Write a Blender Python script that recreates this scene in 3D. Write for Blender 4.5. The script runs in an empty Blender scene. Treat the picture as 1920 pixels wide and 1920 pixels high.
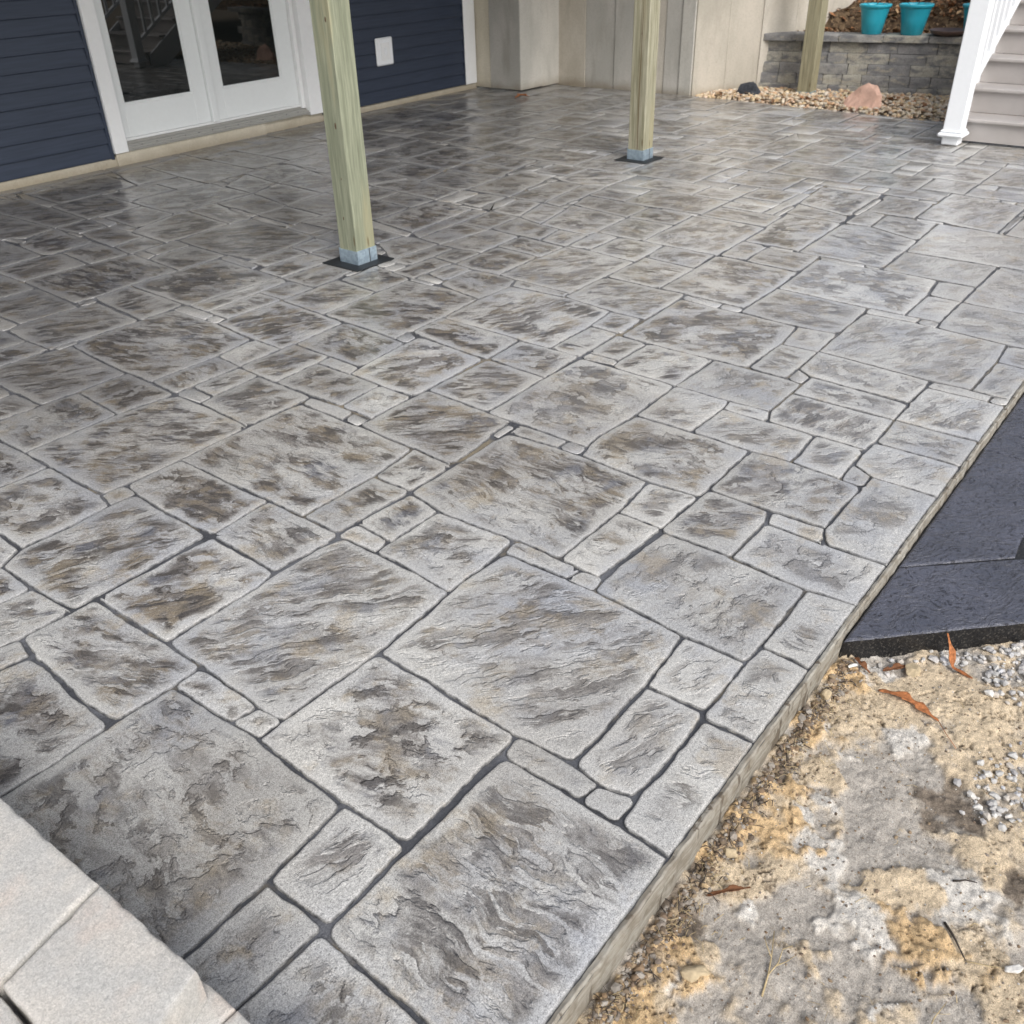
import bpy, bmesh, math, random
import numpy as np
from mathutils import Vector, Matrix, geometry, noise
PI = math.pi
SC = bpy.context.scene
COL = SC.collection
# ------------------------------------------------------------------ camera, world, sun, exposure
cd = bpy.data.cameras.new('camera'); cam = bpy.data.objects.new('camera', cd); COL.objects.link(cam)
cam.matrix_world = Matrix(((0.6205992, 0.4364361, -0.6514447, 0.0),
                           (-0.7837513, 0.3195041, -0.5325890, 0.0),
                           (-0.0243018, 0.8410949, 0.5403413, 1.6),
                           (0, 0, 0, 1)))
cd.sensor_width = 36.0; cd.lens = 1712.0654 / 1920 * 36.0
cd.clip_start = 0.05; cd.clip_end = 600
cd.dof.use_dof = True; cd.dof.focus_distance = 2.35; cd.dof.aperture_fstop = 7.5
SC.camera = cam
wd = bpy.data.worlds.new('World'); SC.world = wd; wd.use_nodes = True
wn = wd.node_tree; wn.nodes.clear()
sky = wn.nodes.new('ShaderNodeTexSky'); sky.sky_type = 'NISHITA'; sky.sun_disc = False
SUN_EL, SUN_AZ = 41.0, 208.0      # degrees, azimuth clockwise from +Y
sky.sun_elevation = math.radians(SUN_EL); sky.sun_rotation = math.radians(SUN_AZ)
sky.air_density = 1.0; sky.dust_density = 3.0; sky.ozone_density = 1.0
hs = wn.nodes.new('ShaderNodeHueSaturation'); hs.inputs['Saturation'].default_value = 0.48
bg = wn.nodes.new('ShaderNodeBackground'); bg.inputs['Strength'].default_value = 0.15
wo = wn.nodes.new('ShaderNodeOutputWorld')
wn.links.new(sky.outputs[0], hs.inputs['Color']); wn.links.new(hs.outputs[0], bg.inputs[0]); wn.links.new(bg.outputs[0], wo.inputs[0])
sd = bpy.data.lights.new('sun', 'SUN'); sd.energy = 1.75; sd.angle = math.radians(28); sd.color = (1.0, 0.985, 0.965)
so = bpy.data.objects.new('sun', sd); COL.objects.link(so)
az = math.radians(SUN_AZ); el = math.radians(SUN_EL)
dirv = Vector((math.sin(az) * math.cos(el), math.cos(az) * math.cos(el), math.sin(el)))
so.rotation_euler = dirv.to_track_quat('Z', 'Y').to_euler(); so.location = dirv * 30
SC.view_settings.view_transform = 'Standard'; SC.view_settings.look = 'None'
SC.view_settings.gamma = 1.0; SC.view_settings.use_curve_mapping = False
SC.view_settings.exposure = 0.40
SC.render.engine = 'CYCLES'
SC.cycles.max_bounces = 6; SC.cycles.diffuse_bounces = 3; SC.cycles.glossy_bounces = 3
SC.cycles.use_denoising = True

# ------------------------------------------------------------------ helpers
rng = random.Random(11)
def tag(o, label=None, cat=None, group=None, kind=None):
    if label: o['label'] = label
    if cat: o['category'] = cat
    if group: o['group'] = group
    if kind: o['kind'] = kind
    return o
def empty(name, loc=(0, 0, 0), rz=0.0):
    o = bpy.data.objects.new(name, None); COL.objects.link(o); o.location = loc; o.rotation_euler = (0, 0, rz)
    o.empty_display_size = 0.1
    return o
def link(name, me, parent=None, mat=None, smooth=False):
    if mat is not None:
        for m in (mat if isinstance(mat, (list, tuple)) else [mat]): me.materials.append(m)
    if smooth: me.polygons.foreach_set('use_smooth', [True] * len(me.polygons))
    o = bpy.data.objects.new(name, me); COL.objects.link(o)
    if parent is not None: o.parent = parent
    return o
class MB:
    def __init__(s): s.v = []; s.f = []; s.mi = []
    def add(s, vs, fs, mi=0):
        n = len(s.v); s.v += [tuple(v) for v in vs]; s.f += [tuple(n + i for i in f) for f in fs]; s.mi += [mi] * len(fs); return s
    def box(s, x0, y0, z0, x1, y1, z1, b=0.0, mi=0):
        if b <= 0:
            vs = [(x0, y0, z0), (x1, y0, z0), (x1, y1, z0), (x0, y1, z0), (x0, y0, z1), (x1, y0, z1), (x1, y1, z1), (x0, y1, z1)]
            return s.add(vs, [(3, 2, 1, 0), (4, 5, 6, 7), (0, 1, 5, 4), (1, 2, 6, 5), (2, 3, 7, 6), (3, 0, 4, 7)], mi)
        # chamfered box
        X = (x0, x1); Y = (y0, y1); Z = (z0, z1); vs = []; idx = {}
        for i in (0, 1):
            for j in (0, 1):
                for k in (0, 1):
                    sx = b if i == 0 else -b; sy = b if j == 0 else -b; sz = b if k == 0 else -b
                    for ax in range(3):
                        p = [X[i] + (sx if ax != 0 else 0), Y[j] + (sy if ax != 1 else 0), Z[k] + (sz if ax != 2 else 0)]
                        idx[(i, j, k, ax)] = len(vs); vs.append(p)
        fs = []
        q = lambda *a: fs.append(tuple(idx[t] for t in a))
        for i in (0, 1):
            a = [(i, 0, 0, 0), (i, 1, 0, 0), (i, 1, 1, 0), (i, 0, 1, 0)]; q(*(a if i else a[::-1]))
            a = [(0, i, 0, 1), (1, i, 0, 1), (1, i, 1, 1), (0, i, 1, 1)]; q(*(a[::-1] if i else a))
            a = [(0, 0, i, 2), (1, 0, i, 2), (1, 1, i, 2), (0, 1, i, 2)]; q(*(a if i else a[::-1]))
        for i in (0, 1):
            for j in (0, 1):
                a = [(i, j, 0, 0), (i, j, 1, 0), (i, j, 1, 1), (i, j, 0, 1)]; q(*(a if (i ^ j) else a[::-1]))
                a = [(i, 0, j, 0), (i, 1, j, 0), (i, 1, j, 2), (i, 0, j, 2)]; q(*(a[::-1] if (i ^ j) else a))
                a = [(0, i, j, 1), (1, i, j, 1), (1, i, j, 2), (0, i, j, 2)]; q(*(a if (i ^ j) else a[::-1]))
                for k in (0, 1):
                    a = [(i, j, k, 0), (i, j, k, 1), (i, j, k, 2)]; q(*(a if (i ^ j ^ k) else a[::-1]))
        s.add(vs, fs, mi); return s
    def tube(s, pts, rads, n=6, mi=0):
        P = [Vector(p) for p in pts]
        if not isinstance(rads, (list, tuple)): rads = [rads] * len(P)
        rings = []; up = Vector((0.13, 0.21, 0.97))
        for i, p in enumerate(P):
            d = (P[min(i + 1, len(P) - 1)] - P[max(i - 1, 0)]).normalized()
            a = d.cross(up)
            if a.length < .05: a = d.cross(Vector((1, 0, 0)))
            a.normalize(); b = d.cross(a)
            rings.append([p + (a * math.cos(2 * PI * k / n) + b * math.sin(2 * PI * k / n)) * rads[i] for k in range(n)])
        vs = [v for r in rings for v in r]; fs = []
        for i in range(len(P) - 1):
            for k in range(n):
                fs.append((i * n + k, i * n + (k + 1) % n, (i + 1) * n + (k + 1) % n, (i + 1) * n + k))
        fs.append(tuple(range(n))[::-1]); fs.append(tuple((len(P) - 1) * n + k for k in range(n)))
        return s.add(vs, fs, mi)
    def prism(s, prof, x0, x1, mi=0):
        """profile of (y, z) pairs extruded along x"""
        n = len(prof); vs = [(x0, y, z) for y, z in prof] + [(x1, y, z) for y, z in prof]
        fs = [(i, (i + 1) % n, n + (i + 1) % n, n + i) for i in range(n)] + [tuple(range(n))[::-1], tuple(range(n, 2 * n))]
        return s.add(vs, fs, mi)
    def mesh(s, name):
        me = bpy.data.meshes.new(name); me.from_pydata(s.v, [], s.f)
        if any(s.mi): me.polygons.foreach_set('material_index', s.mi)
        me.update(); return me
    def obj(s, name, mat, parent=None, smooth=False):
        me = s.mesh(name)
        bm = bmesh.new(); bm.from_mesh(me); bmesh.ops.recalc_face_normals(bm, faces=bm.faces); bm.to_mesh(me); bm.free()
        return link(name, me, parent, mat, smooth)

def npnoise(x, y, seed=0):
    """gradient noise on arrays, about -1..1"""
    xi = np.floor(x).astype(np.int64); yi = np.floor(y).astype(np.int64)
    xf = x - xi; yf = y - yi
    u = xf * xf * xf * (xf * (xf * 6 - 15) + 10); v = yf * yf * yf * (yf * (yf * 6 - 15) + 10)
    def g(ix, iy, fx, fy):
        h = (ix * 374761393 + iy * 668265263 + seed * 1442695041) & 0xffffffff
        h = ((h ^ (h >> 13)) * 1274126177) & 0xffffffff
        a = (h & 0xffff) / 65536.0 * 2 * PI
        return np.cos(a) * fx + np.sin(a) * fy
    n00 = g(xi, yi, xf, yf); n10 = g(xi + 1, yi, xf - 1, yf)
    n01 = g(xi, yi + 1, xf, yf - 1); n11 = g(xi + 1, yi + 1, xf - 1, yf - 1)
    return ((n00 * (1 - u) + n10 * u) * (1 - v) + (n01 * (1 - u) + n11 * u) * v) * 1.5
def fbm(x, y, o=4, seed=0):
    a = 1.0; s = 0; t = 0
    for k in range(o):
        s = s + a * npnoise(x * 2 ** k, y * 2 ** k, seed + k * 17); t += a; a *= .5
    return s / t
def sstep(a, b, x):
    t = np.clip((x - a) / (b - a), 0, 1); return t * t * (3 - 2 * t)

# ------------------------------------------------------------------ material helper
class NT:
    def __init__(s, name):
        s.m = bpy.data.materials.new(name); s.m.use_nodes = True; s.t = s.m.node_tree; s.t.nodes.clear()
        s.out = s.t.nodes.new('ShaderNodeOutputMaterial'); s.b = s.t.nodes.new('ShaderNodeBsdfPrincipled')
        s.t.links.new(s.b.outputs[0], s.out.inputs[0])
    def n(s, typ, **k):
        nd = s.t.nodes.new(typ)
        for a, b in k.items(): setattr(nd, a, b)
        return nd
    def set(s, inp, v):
        if isinstance(v, bpy.types.NodeSocket): s.t.links.new(v, inp)
        elif isinstance(v, (tuple, list)):
            inp.default_value = tuple(v) + ((1.0,) if len(v) == 3 and inp.type == 'RGBA' else ())
        else: inp.default_value = v
    def math(s, op, a, b=None, c=None, clamp=False):
        nd = s.n('ShaderNodeMath', operation=op, use_clamp=clamp); s.set(nd.inputs[0], a)
        if b is not None: s.set(nd.inputs[1], b)
        if c is not None: s.set(nd.inputs[2], c)
        return nd.outputs[0]
    def vmath(s, op, a, b=None, sc=None):
        nd = s.n('ShaderNodeVectorMath', operation=op); s.set(nd.inputs[0], a)
        if b is not None: s.set(nd.inputs[1], b)
        if sc is not None: s.set(nd.inputs['Scale'], sc)
        return nd.outputs[0]
    def noise(s, vec, scale, detail=4, rough=.55, dist=0.0, out=0, lac=2.0):
        nd = s.n('ShaderNodeTexNoise'); s.set(nd.inputs['Vector'], vec); nd.inputs['Scale'].default_value = scale
        nd.inputs['Detail'].default_value = detail; nd.inputs['Roughness'].default_value = rough
        nd.inputs['Distortion'].default_value = dist; nd.inputs['Lacunarity'].default_value = lac
        return nd.outputs[out]
    def vor(s, vec, scale, feature='F1', out='Distance', rand=1.0):
        nd = s.n('ShaderNodeTexVoronoi', feature=feature); s.set(nd.inputs['Vector'], vec); nd.inputs['Scale'].default_value = scale
        nd.inputs['Randomness'].default_value = rand
        return nd.outputs[out]
    def map(s, v, a, b, c=0.0, d=1.0, smooth=True):
        nd = s.n('ShaderNodeMapRange'); nd.interpolation_type = 'SMOOTHSTEP' if smooth else 'LINEAR'
        s.set(nd.inputs[0], v)
        for i, q in enumerate((a, b, c, d)): s.set(nd.inputs[i + 1], q)
        return nd.outputs[0]
    def mix(s, f, a, b, blend='MIX'):
        nd = s.n('ShaderNodeMix', data_type='RGBA', blend_type=blend); s.set(nd.inputs[0], f); s.set(nd.inputs[6], a); s.set(nd.inputs[7], b)
        return nd.outputs[2]
    def scale(s, v, sc):
        nd = s.n('ShaderNodeMapping'); s.set(nd.inputs['Vector'], v); nd.inputs['Scale'].default_value = sc; return nd.outputs[0]
    def geo(s): return s.n('ShaderNodeNewGeometry').outputs['Position']
    def obj(s): return s.n('ShaderNodeTexCoord').outputs['Object']
    def rnd(s): return s.n('ShaderNodeObjectInfo').outputs['Random']
    def attr(s, name, out='Fac'):
        nd = s.n('ShaderNodeAttribute'); nd.attribute_name = name; return nd.outputs[out]
    def bump(s, h, dist, strength=1.0, prev=None):
        nd = s.n('ShaderNodeBump'); s.set(nd.inputs['Height'], h); nd.inputs['Distance'].default_value = dist; nd.inputs['Strength'].default_value = strength
        if prev is not None: s.set(nd.inputs['Normal'], prev)
        return nd.outputs[0]
    def fin(s, color, rough=.6, normal=None, spec=None, **k):
        s.set(s.b.inputs['Base Color'], color); s.set(s.b.inputs['Roughness'], rough)
        if normal is not None: s.set(s.b.inputs['Normal'], normal)
        if spec is not None: s.set(s.b.inputs['Specular IOR Level'], spec)
        for a, v in k.items(): s.set(s.b.inputs[a], v)
        return s.m
# ------------------------------------------------------------------ materials
def m_stone():
    s = NT('stamped_stone'); pos = s.geo(); seed = s.attr('seed'); inner = s.attr('inner'); str_ = s.attr('stain')
    off = s.n('ShaderNodeCombineXYZ'); s.set(off.inputs[0], s.math('MULTIPLY', seed, 37.0)); s.set(off.inputs[1], s.math('MULTIPLY', seed, 91.0)); s.set(off.inputs[2], s.math('MULTIPLY', seed, 13.0))
    p = s.vmath('ADD', pos, off.outputs[0])
    # ridge direction of each stamp
    vr = s.n('ShaderNodeVectorRotate', rotation_type='Z_AXIS'); s.set(vr.inputs['Vector'], p)
    ang = s.math('ADD', s.math('MULTIPLY', s.math('SUBTRACT', s.math('FRACT', s.math('MULTIPLY', seed, 17.3)), .5), 1.5), .95)
    s.set(vr.inputs['Angle'], ang); q = vr.outputs[0]
    wn_ = s.n('ShaderNodeTexNoise'); s.set(wn_.inputs['Vector'], q); wn_.inputs['Scale'].default_value = 7.0; wn_.inputs['Detail'].default_value = 4
    warp = s.vmath('SCALE', s.vmath('SUBTRACT', wn_.outputs['Color'], (.5, .5, .5)), sc=.085)
    qw = s.vmath('ADD', q, warp)
    qs = s.scale(qw, (3.4, 11.0, 1.0))
    n1 = s.noise(qs, 1.0, 5, .60)
    t = s.math('MULTIPLY', n1, 9.0); fr = s.math('FRACT', t)
    line = s.map(fr, 0.0, .13, 1.0, 0.0)                       # thin cleft at each ledge
    ledge = s.math('ADD', s.math('SUBTRACT', s.math('FLOOR', t), 4.5), s.map(fr, 0.0, .3))
    # second, chunkier relief
    n2 = s.noise(s.scale(qw, (7.5, 9.0, 1.0)), 1.0, 5, .62); t2 = s.math('MULTIPLY', n2, 6.0); fr2 = s.math('FRACT', t2)
    line2 = s.map(fr2, 0.0, .12, 1.0, 0.0)
    ledge2 = s.math('ADD', s.math('SUBTRACT', s.math('FLOOR', t2), 3.0), s.map(fr2, 0.0, .25))
    kind = s.map(s.math('FRACT', s.math('MULTIPLY', seed, 7.77)), .42, .47)
    ik = s.math('SUBTRACT', 1.0, kind)
    def sel(a, b): return s.math('ADD', s.math('MULTIPLY', a, ik), s.math('MULTIPLY', b, kind))
    lineM = sel(line, line2); ledM = sel(ledge, ledge2)
    step = sel(s.map(s.math('FRACT', s.math('MULTIPLY', t, .5)), .42, .58), s.map(s.math('FRACT', s.math('MULTIPLY', t2, .5)), .45, .55))   # every second terrace holds the dark dust
    inn = s.map(s.math('ADD', inner, s.math('MULTIPLY', s.math('SUBTRACT', s.noise(p, 11.0, 4, .6), .5), 1.9)), .15, 1.05)
    area = s.math('MULTIPLY', inn, s.map(s.noise(s.scale(qw, (4.2, 6.5, 1)), 1.0, 8, .64), .37, .52))
    base = s.mix(s.map(s.noise(pos, 1.3, 3), .35, .65), (.42, .410, .388), (.36, .367, .386))
    base = s.mix(s.map(s.noise(p, 5.5, 4), .3, .7), base, (.505, .492, .460))
    tone = s.math('ADD', 1.0, s.math('MULTIPLY', s.math('SUBTRACT', s.math('FRACT', s.math('MULTIPLY', seed, 43.7)), .5), .24))
    bt = s.n('ShaderNodeHueSaturation'); s.set(bt.inputs['Color'], base); s.set(bt.inputs['Value'], tone); base = bt.outputs[0]
    tint = s.mix(s.map(s.noise(p, 9.0, 4, .6), .45, .60), (.175, .160, .148), (.220, .185, .140))
    tint = s.mix(s.map(s.noise(s.vmath('ADD', p, (5, 3, 0)), 8.0, 3, .6), .52, .66), tint, (.150, .152, .168))
    streak = s.noise(qs, 2.6, 8, .70)
    am = s.math('MULTIPLY', area, s.map(s.math('ADD', streak, s.math('MULTIPLY', step, .16)), .40, .62, .10, .95))
    am = s.math('MULTIPLY', am, str_, clamp=True)
    col = s.mix(am, base, tint)
    deep = s.math('MULTIPLY', s.math('MULTIPLY', area, s.map(s.math('ADD', s.noise(qs, 1.9, 8, .68, .6), s.math('MULTIPLY', step, .10)), .56, .66)), s.math('MULTIPLY', str_, .85), clamp=True)
    col = s.mix(deep, col, (.082, .074, .069))
    lf = s.math('MULTIPLY', lineM, s.math('MULTIPLY', s.map(s.math('MAXIMUM', area, s.math('MULTIPLY', inn, .22)), .05, .9), s.map(s.noise(p, 17.0, 3), .42, .6)))
    col = s.mix(s.math('MULTIPLY', lf, .7), col, (.07, .064, .062))
    # rusty stamp dust, speckle of the sand in the surface
    col = s.mix(s.math('MULTIPLY', s.map(s.noise(pos, 6.0, 5, .65), .55, .68), .42), col, (.34, .27, .17))
    col = s.mix(s.math('MULTIPLY', s.map(s.noise(pos, .85, 4, .6), .47, .62), .20), col, (.20, .165, .12))
    g1 = s.noise(pos, 380.0, 2, .75); g2 = s.noise(pos, 120.0, 3, .75)
    sp = s.math('ADD', s.map(g1, .3, .7, -.52, .52, False), s.map(g2, .3, .7, -.26, .26, False))
    spk = s.math('ADD', 1.0, sp)
    # towards the house wall: wet look plus shade, both put into the colour
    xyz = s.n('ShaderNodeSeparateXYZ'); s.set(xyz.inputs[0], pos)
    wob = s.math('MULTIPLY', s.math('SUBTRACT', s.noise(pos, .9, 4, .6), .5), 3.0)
    damp_shade = s.map(s.math('ADD', s.math('SUBTRACT', xyz.outputs[1], s.math('MULTIPLY', xyz.outputs[0], .16)), wob), 1.6, 4.6, 0, 1)
    col = s.mix(s.math('MULTIPLY', damp_shade, .50), col, (.02, .02, .021))
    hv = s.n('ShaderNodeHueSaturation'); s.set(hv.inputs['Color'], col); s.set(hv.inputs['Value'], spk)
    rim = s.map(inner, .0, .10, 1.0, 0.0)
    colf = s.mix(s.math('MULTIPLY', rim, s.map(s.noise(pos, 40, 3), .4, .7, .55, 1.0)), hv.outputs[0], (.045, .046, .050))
    h = s.math('MULTIPLY', ledM, s.map(inn, 0, 1, .04, 1.0))
    b1 = s.bump(h, .0040, .8)
    b2 = s.bump(s.noise(qs, 5.0, 5, .7), .0035, .5, b1)
    b3 = s.bump(s.math('ADD', g1, g2), .0011, .5, b2)
    rough = s.map(s.noise(pos, 3.0, 4), .3, .7, .11, .23)
    s.b.inputs['Coat Weight'].default_value = .85; s.set(s.b.inputs['Coat Roughness'], rough); s.b.inputs['Coat IOR'].default_value = 1.5
    s.set(s.b.inputs['Coat Normal'], s.bump(s.math('ADD', g2, s.math('MULTIPLY', h, .35)), .0011, .45))
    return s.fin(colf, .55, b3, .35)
def m_grout():
    s = NT('joint_concrete'); p = s.geo()
    c = s.mix(s.map(s.noise(p, 5, 5, .6), .42, .68), (.07, .072, .080), (.16, .164, .178))
    c = s.mix(s.math('MULTIPLY', s.map(s.noise(p, 2.6, 5, .6), .55, .64), .9), c, (.27, .225, .155))
    c = s.mix(s.map(s.noise(p, 300, 2), .35, .7, 0, .35), c, (.02, .02, .022))
    b = s.bump(s.noise(p, 45, 5, .65), .008, .9)
    return s.fin(c, .34, b)
def m_slabside():
    s = NT('slab_side_concrete'); p = s.geo()
    g = s.noise(s.scale(p, (5, 30, 90)), 1, 5, .65)
    c = s.mix(s.map(g, .35, .65), (.26, .235, .195), (.38, .36, .31))
    c = s.mix(s.map(s.noise(s.scale(p, (22, 22, 5)), 1, 4, .6), .56, .62, 0, .85), c, (.09, .07, .05))
    c = s.mix(s.map(s.noise(p, 35, 4), .4, .7, 0, .6), c, (.17, .14, .10))
    b = s.bump(s.noise(s.scale(p, (14, 40, 160)), 1, 5, .7), .006, .8)
    return s.fin(c, .75, b, .3)
def m_black():
    s = NT('black_sealed_concrete'); p = s.geo()
    w = s.vmath('ADD', p, s.vmath('SCALE', s.vmath('SUBTRACT', s.noise(p, 7, 3, out=1), (.5, .5, .5)), sc=.14))
    w = s.vmath('ADD', w, (0, 0, 0)); vr = s.n('ShaderNodeVectorRotate', rotation_type='Z_AXIS'); s.set(vr.inputs['Vector'], w); vr.inputs['Angle'].default_value = .6; w = vr.outputs[0]
    q = s.scale(w, (26, 60, 20))
    c = s.mix(s.map(s.noise(p, 6, 4), .3, .7), (.060, .064, .084), (.082, .086, .112))
    c = s.mix(s.map(s.noise(q, 2.2, 3, .6), .55, .64, 0, .85), c, (.012, .012, .018))
    n = s.noise(q, 1.0, 5, .62)
    b = s.bump(n, .012, .8); b = s.bump(s.noise(p, 260, 3), .0009, .5, b)
    return s.fin(c, s.map(s.noise(p, 50, 3), .3, .7, .22, .34), b, .6)
def m_blackface():
    s = NT('black_painted_edge'); p = s.geo()
    c = s.mix(s.map(s.noise(p, 70, 4), .3, .7), (.004, .004, .005), (.010, .010, .011))
    z = s.n('ShaderNodeSeparateXYZ'); s.set(z.inputs[0], p)
    low = s.map(z.outputs[2], -.085, -.125, 0, 1)
    c = s.mix(s.math('MULTIPLY', s.map(s.noise(p, 160, 3), .56, .62), s.map(low, 0, 1, .12, 1)), c, (.36, .33, .28))
    return s.fin(c, .45, s.bump(s.noise(p, 120, 4), .004, .6))
def m_ground():
    s = NT('clay_soil'); p = s.geo(); col = s.attr('tone', 'Color'); cr = s.attr('crack')
    g1 = s.noise(p, 380, 3, .7); g2 = s.noise(p, 95, 4, .7); g3 = s.noise(p, 28, 4, .6)
    v = s.math('ADD', 1.0, s.math('ADD', s.map(g1, .3, .7, -.36, .36, False), s.math('ADD', s.map(g2, .3, .7, -.18, .18, False), s.map(g3, .3, .7, -.12, .12, False))))
    hv = s.n('ShaderNodeHueSaturation'); s.set(hv.inputs['Color'], col); s.set(hv.inputs['Value'], v)
    c = hv.outputs[0]
    c = s.mix(s.map(s.vor(p, 210), .07, .13, .7, 0), c, (.09, .07, .05))        # dark grit
    c = s.mix(s.math('MULTIPLY', s.map(s.vor(s.vmath('ADD', p, (3, 1, 0)), 120), .07, .11, 1, 0), s.map(g3, .45, .6)), c, (.62, .58, .50))
    c = s.mix(s.math('MULTIPLY', cr, .8), c, (.07, .045, .025))
    b = s.bump(s.noise(p, 60, 7, .7), .009, .7); b = s.bump(g1, .002, .7, b)
    return s.fin(c, .92, b, .2)
def m_paver():
    s = NT('tumbled_paver'); p = s.geo(); r = s.rnd()
    c = s.mix(s.map(s.noise(p, 11, 3), .35, .65), (.57, .535, .485), (.51, .495, .465))
    c = s.mix(s.map(s.noise(s.vmath('ADD', p, (2, 2, 2)), 9, 3), .55, .7, 0, .45), c, (.60, .50, .43))
    g1 = s.noise(p, 420, 3, .8); g2 = s.noise(p, 150, 3, .7)
    v = s.math('ADD', 1.0, s.math('ADD', s.map(g1, .3, .7, -.32, .32, False), s.map(g2, .3, .7, -.14, .14, False)))
    hv = s.n('ShaderNodeHueSaturation'); s.set(hv.inputs['Color'], c); s.set(hv.inputs['Value'], v)
    c = s.mix(s.map(s.vor(p, 150), .06, .12, .8, 0), hv.outputs[0], (.74, .72, .69))
    b = s.bump(s.noise(p, 40, 5, .6), .004, .6); b = s.bump(g1, .0022, .8, b)
    return s.fin(c, .85, b, .3)
def m_wood(name, c1, c2, heart=0.0, hx=0.0):
    s = NT(name); o = s.obj()
    w = s.vmath('ADD', o, s.vmath('SCALE', s.vmath('SUBTRACT', s.noise(s.scale(o, (3, 3, .8)), 1, 2, out=1), (.5, .5, .5)), sc=.05))
    q = s.scale(w, (62, 62, 2.2))
    g = s.noise(q, 1, 4, .6); f = s.noise(s.scale(w, (260, 260, 6)), 1, 3, .6)
    c = s.mix(s.map(g, .32, .68), c1, c2)
    c = s.mix(s.map(f, .35, .7, 0, .55), c, tuple(x * .55 for x in c1))
    c = s.mix(s.map(s.noise(s.scale(o, (9, 9, 1.5)), 1, 3), .5, .68, 0, .45), c, (.36, .32, .19))
    c = s.mix(s.map(s.vor(s.scale(o, (13, 13, 3)), 1), .04, .13, .75, 0), c, (.12, .085, .04))
    if heart:
        sp = s.n('ShaderNodeSeparateXYZ'); s.set(sp.inputs[0], w)
        d = s.math('ABSOLUTE', s.math('SUBTRACT', sp.outputs[1], hx))
        rings = s.math('SINE', s.math('ADD', s.math('MULTIPLY', d, 420), s.math('MULTIPLY', sp.outputs[2], 1.5)))
        k = s.math('MULTIPLY', s.map(d, .0, .032, 1, 0), s.map(rings, -.2, .9, .15, 1))
        c = s.mix(s.math('MULTIPLY', k, heart), c, (.10, .06, .025))
    return s.fin(c, .62, s.bump(f, .0015, .5), .3)
def m_plain(name, col, rough=.5, var=.06, spec=.5, scale=30, metal=0.0, bump=.0):
    s = NT(name); p = s.obj()
    v = s.map(s.noise(p, scale, 4), .3, .7, 1 - var, 1 + var, False)
    hv = s.n('ShaderNodeHueSaturation'); s.set(hv.inputs['Color'], tuple(col) + (1,)); s.set(hv.inputs['Value'], v)
    nb = s.bump(s.noise(p, scale * 3, 4), bump, .6) if bump else None
    return s.fin(hv.outputs[0], rough, nb, spec, Metallic=metal)
def m_siding():
    s = NT('navy_vinyl_siding'); p = s.obj()
    c = s.mix(s.map(s.noise(s.scale(p, (3, 3, 60)), 1, 3), .3, .7), (.022, .032, .056), (.031, .043, .073))
    return s.fin(c, .38, s.bump(s.noise(s.scale(p, (6, 6, 110)), 1, 4), .0008, .5), .5)
def m_concrete(name, c1, c2, st=.5):
    s = NT(name); p = s.geo()
    c = s.mix(s.map(s.noise(s.scale(p, (2.6, 2.6, 1.3)), 1, 5, .6), .34, .66), c1, c2)
    c = s.mix(s.map(s.noise(s.scale(p, (5, 5, 1.2)), 1, 5, .6), .50, .75, 0, st), c, (.27, .25, .21))
    c = s.mix(s.map(s.noise(p, 60, 4, .7), .4, .75, 0, .3), c, (.27, .24, .20))
    z = s.n('ShaderNodeSeparateXYZ'); s.set(z.inputs[0], p)
    damp_shade = s.math('MULTIPLY', s.map(s.math('ADD', z.outputs[2], s.math('MULTIPLY', s.noise(p, 5, 3), .12)), .04, .17, 1, 0), .55)
    c = s.mix(damp_shade, c, (.20, .155, .095))
    c = s.mix(s.map(s.vor(p, 16), .03, .075, .6, 0), c, (.14, .13, .12))
    return s.fin(c, .8, s.bump(s.noise(p, 26, 5, .65), .006, .6), .25)
def m_block():
    s = NT('split_face_block'); p = s.geo(); r = s.rnd()
    c = s.mix(s.map(r, .2, .8), (.27, .265, .26), (.42, .40, .34))
    c = s.mix(s.map(s.noise(s.scale(p, (7, 7, 14)), 1, 5, .6), .42, .66), c, (.18, .18, .185))
    c = s.mix(s.map(s.noise(s.scale(p, (6, 6, 20)), 1, 3), .55, .66, 0, .8), c, (.40, .37, .30))
    c = s.mix(s.map(s.noise(p, 90, 3), .4, .7, 0, .35), c, (.08, .08, .08))
    return s.fin(c, .9, s.bump(s.noise(p, 35, 5, .7), .012, .8), .2)
def m_rand(name, cols, rough=.8, scale=60):
    """colour differs from pebble to pebble through the 'seed' attribute"""
    s = NT(name); a = s.attr('seed'); p = s.geo()
    rp = s.n('ShaderNodeValToRGB'); s.set(rp.inputs[0], a); rp.color_ramp.interpolation = 'LINEAR'
    e = rp.color_ramp.elements; e[0].color = tuple(cols[0]) + (1,); e[1].color = tuple(cols[-1]) + (1,)
    for i, c in enumerate(cols[1:-1]): k = e.new((i + 1) / (len(cols) - 1)); k.color = tuple(c) + (1,)
    v = s.map(s.noise(p, scale, 4), .3, .7, .8, 1.18, False)
    hv = s.n('ShaderNodeHueSaturation'); s.set(hv.inputs['Color'], rp.outputs[0]); s.set(hv.inputs['Value'], v)
    return s.fin(hv.outputs[0], rough, s.bump(s.noise(p, scale * 4, 3), .002, .5), .3)
def m_soil():
    s = NT('hill_mulch'); p = s.geo()
    c = s.mix(s.map(s.noise(p, 7, 5, .65), .35, .65), (.085, .055, .034), (.20, .14, .085))
    c = s.mix(s.map(s.noise(p, 24, 4, .65), .48, .62), c, (.05, .035, .025))
    c = s.mix(s.map(s.noise(p, 33, 4), .60, .68), c, (.32, .22, .13))
    return s.fin(c, .95, s.bump(s.noise(p, 18, 6, .7), .04, .9), .1)
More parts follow.
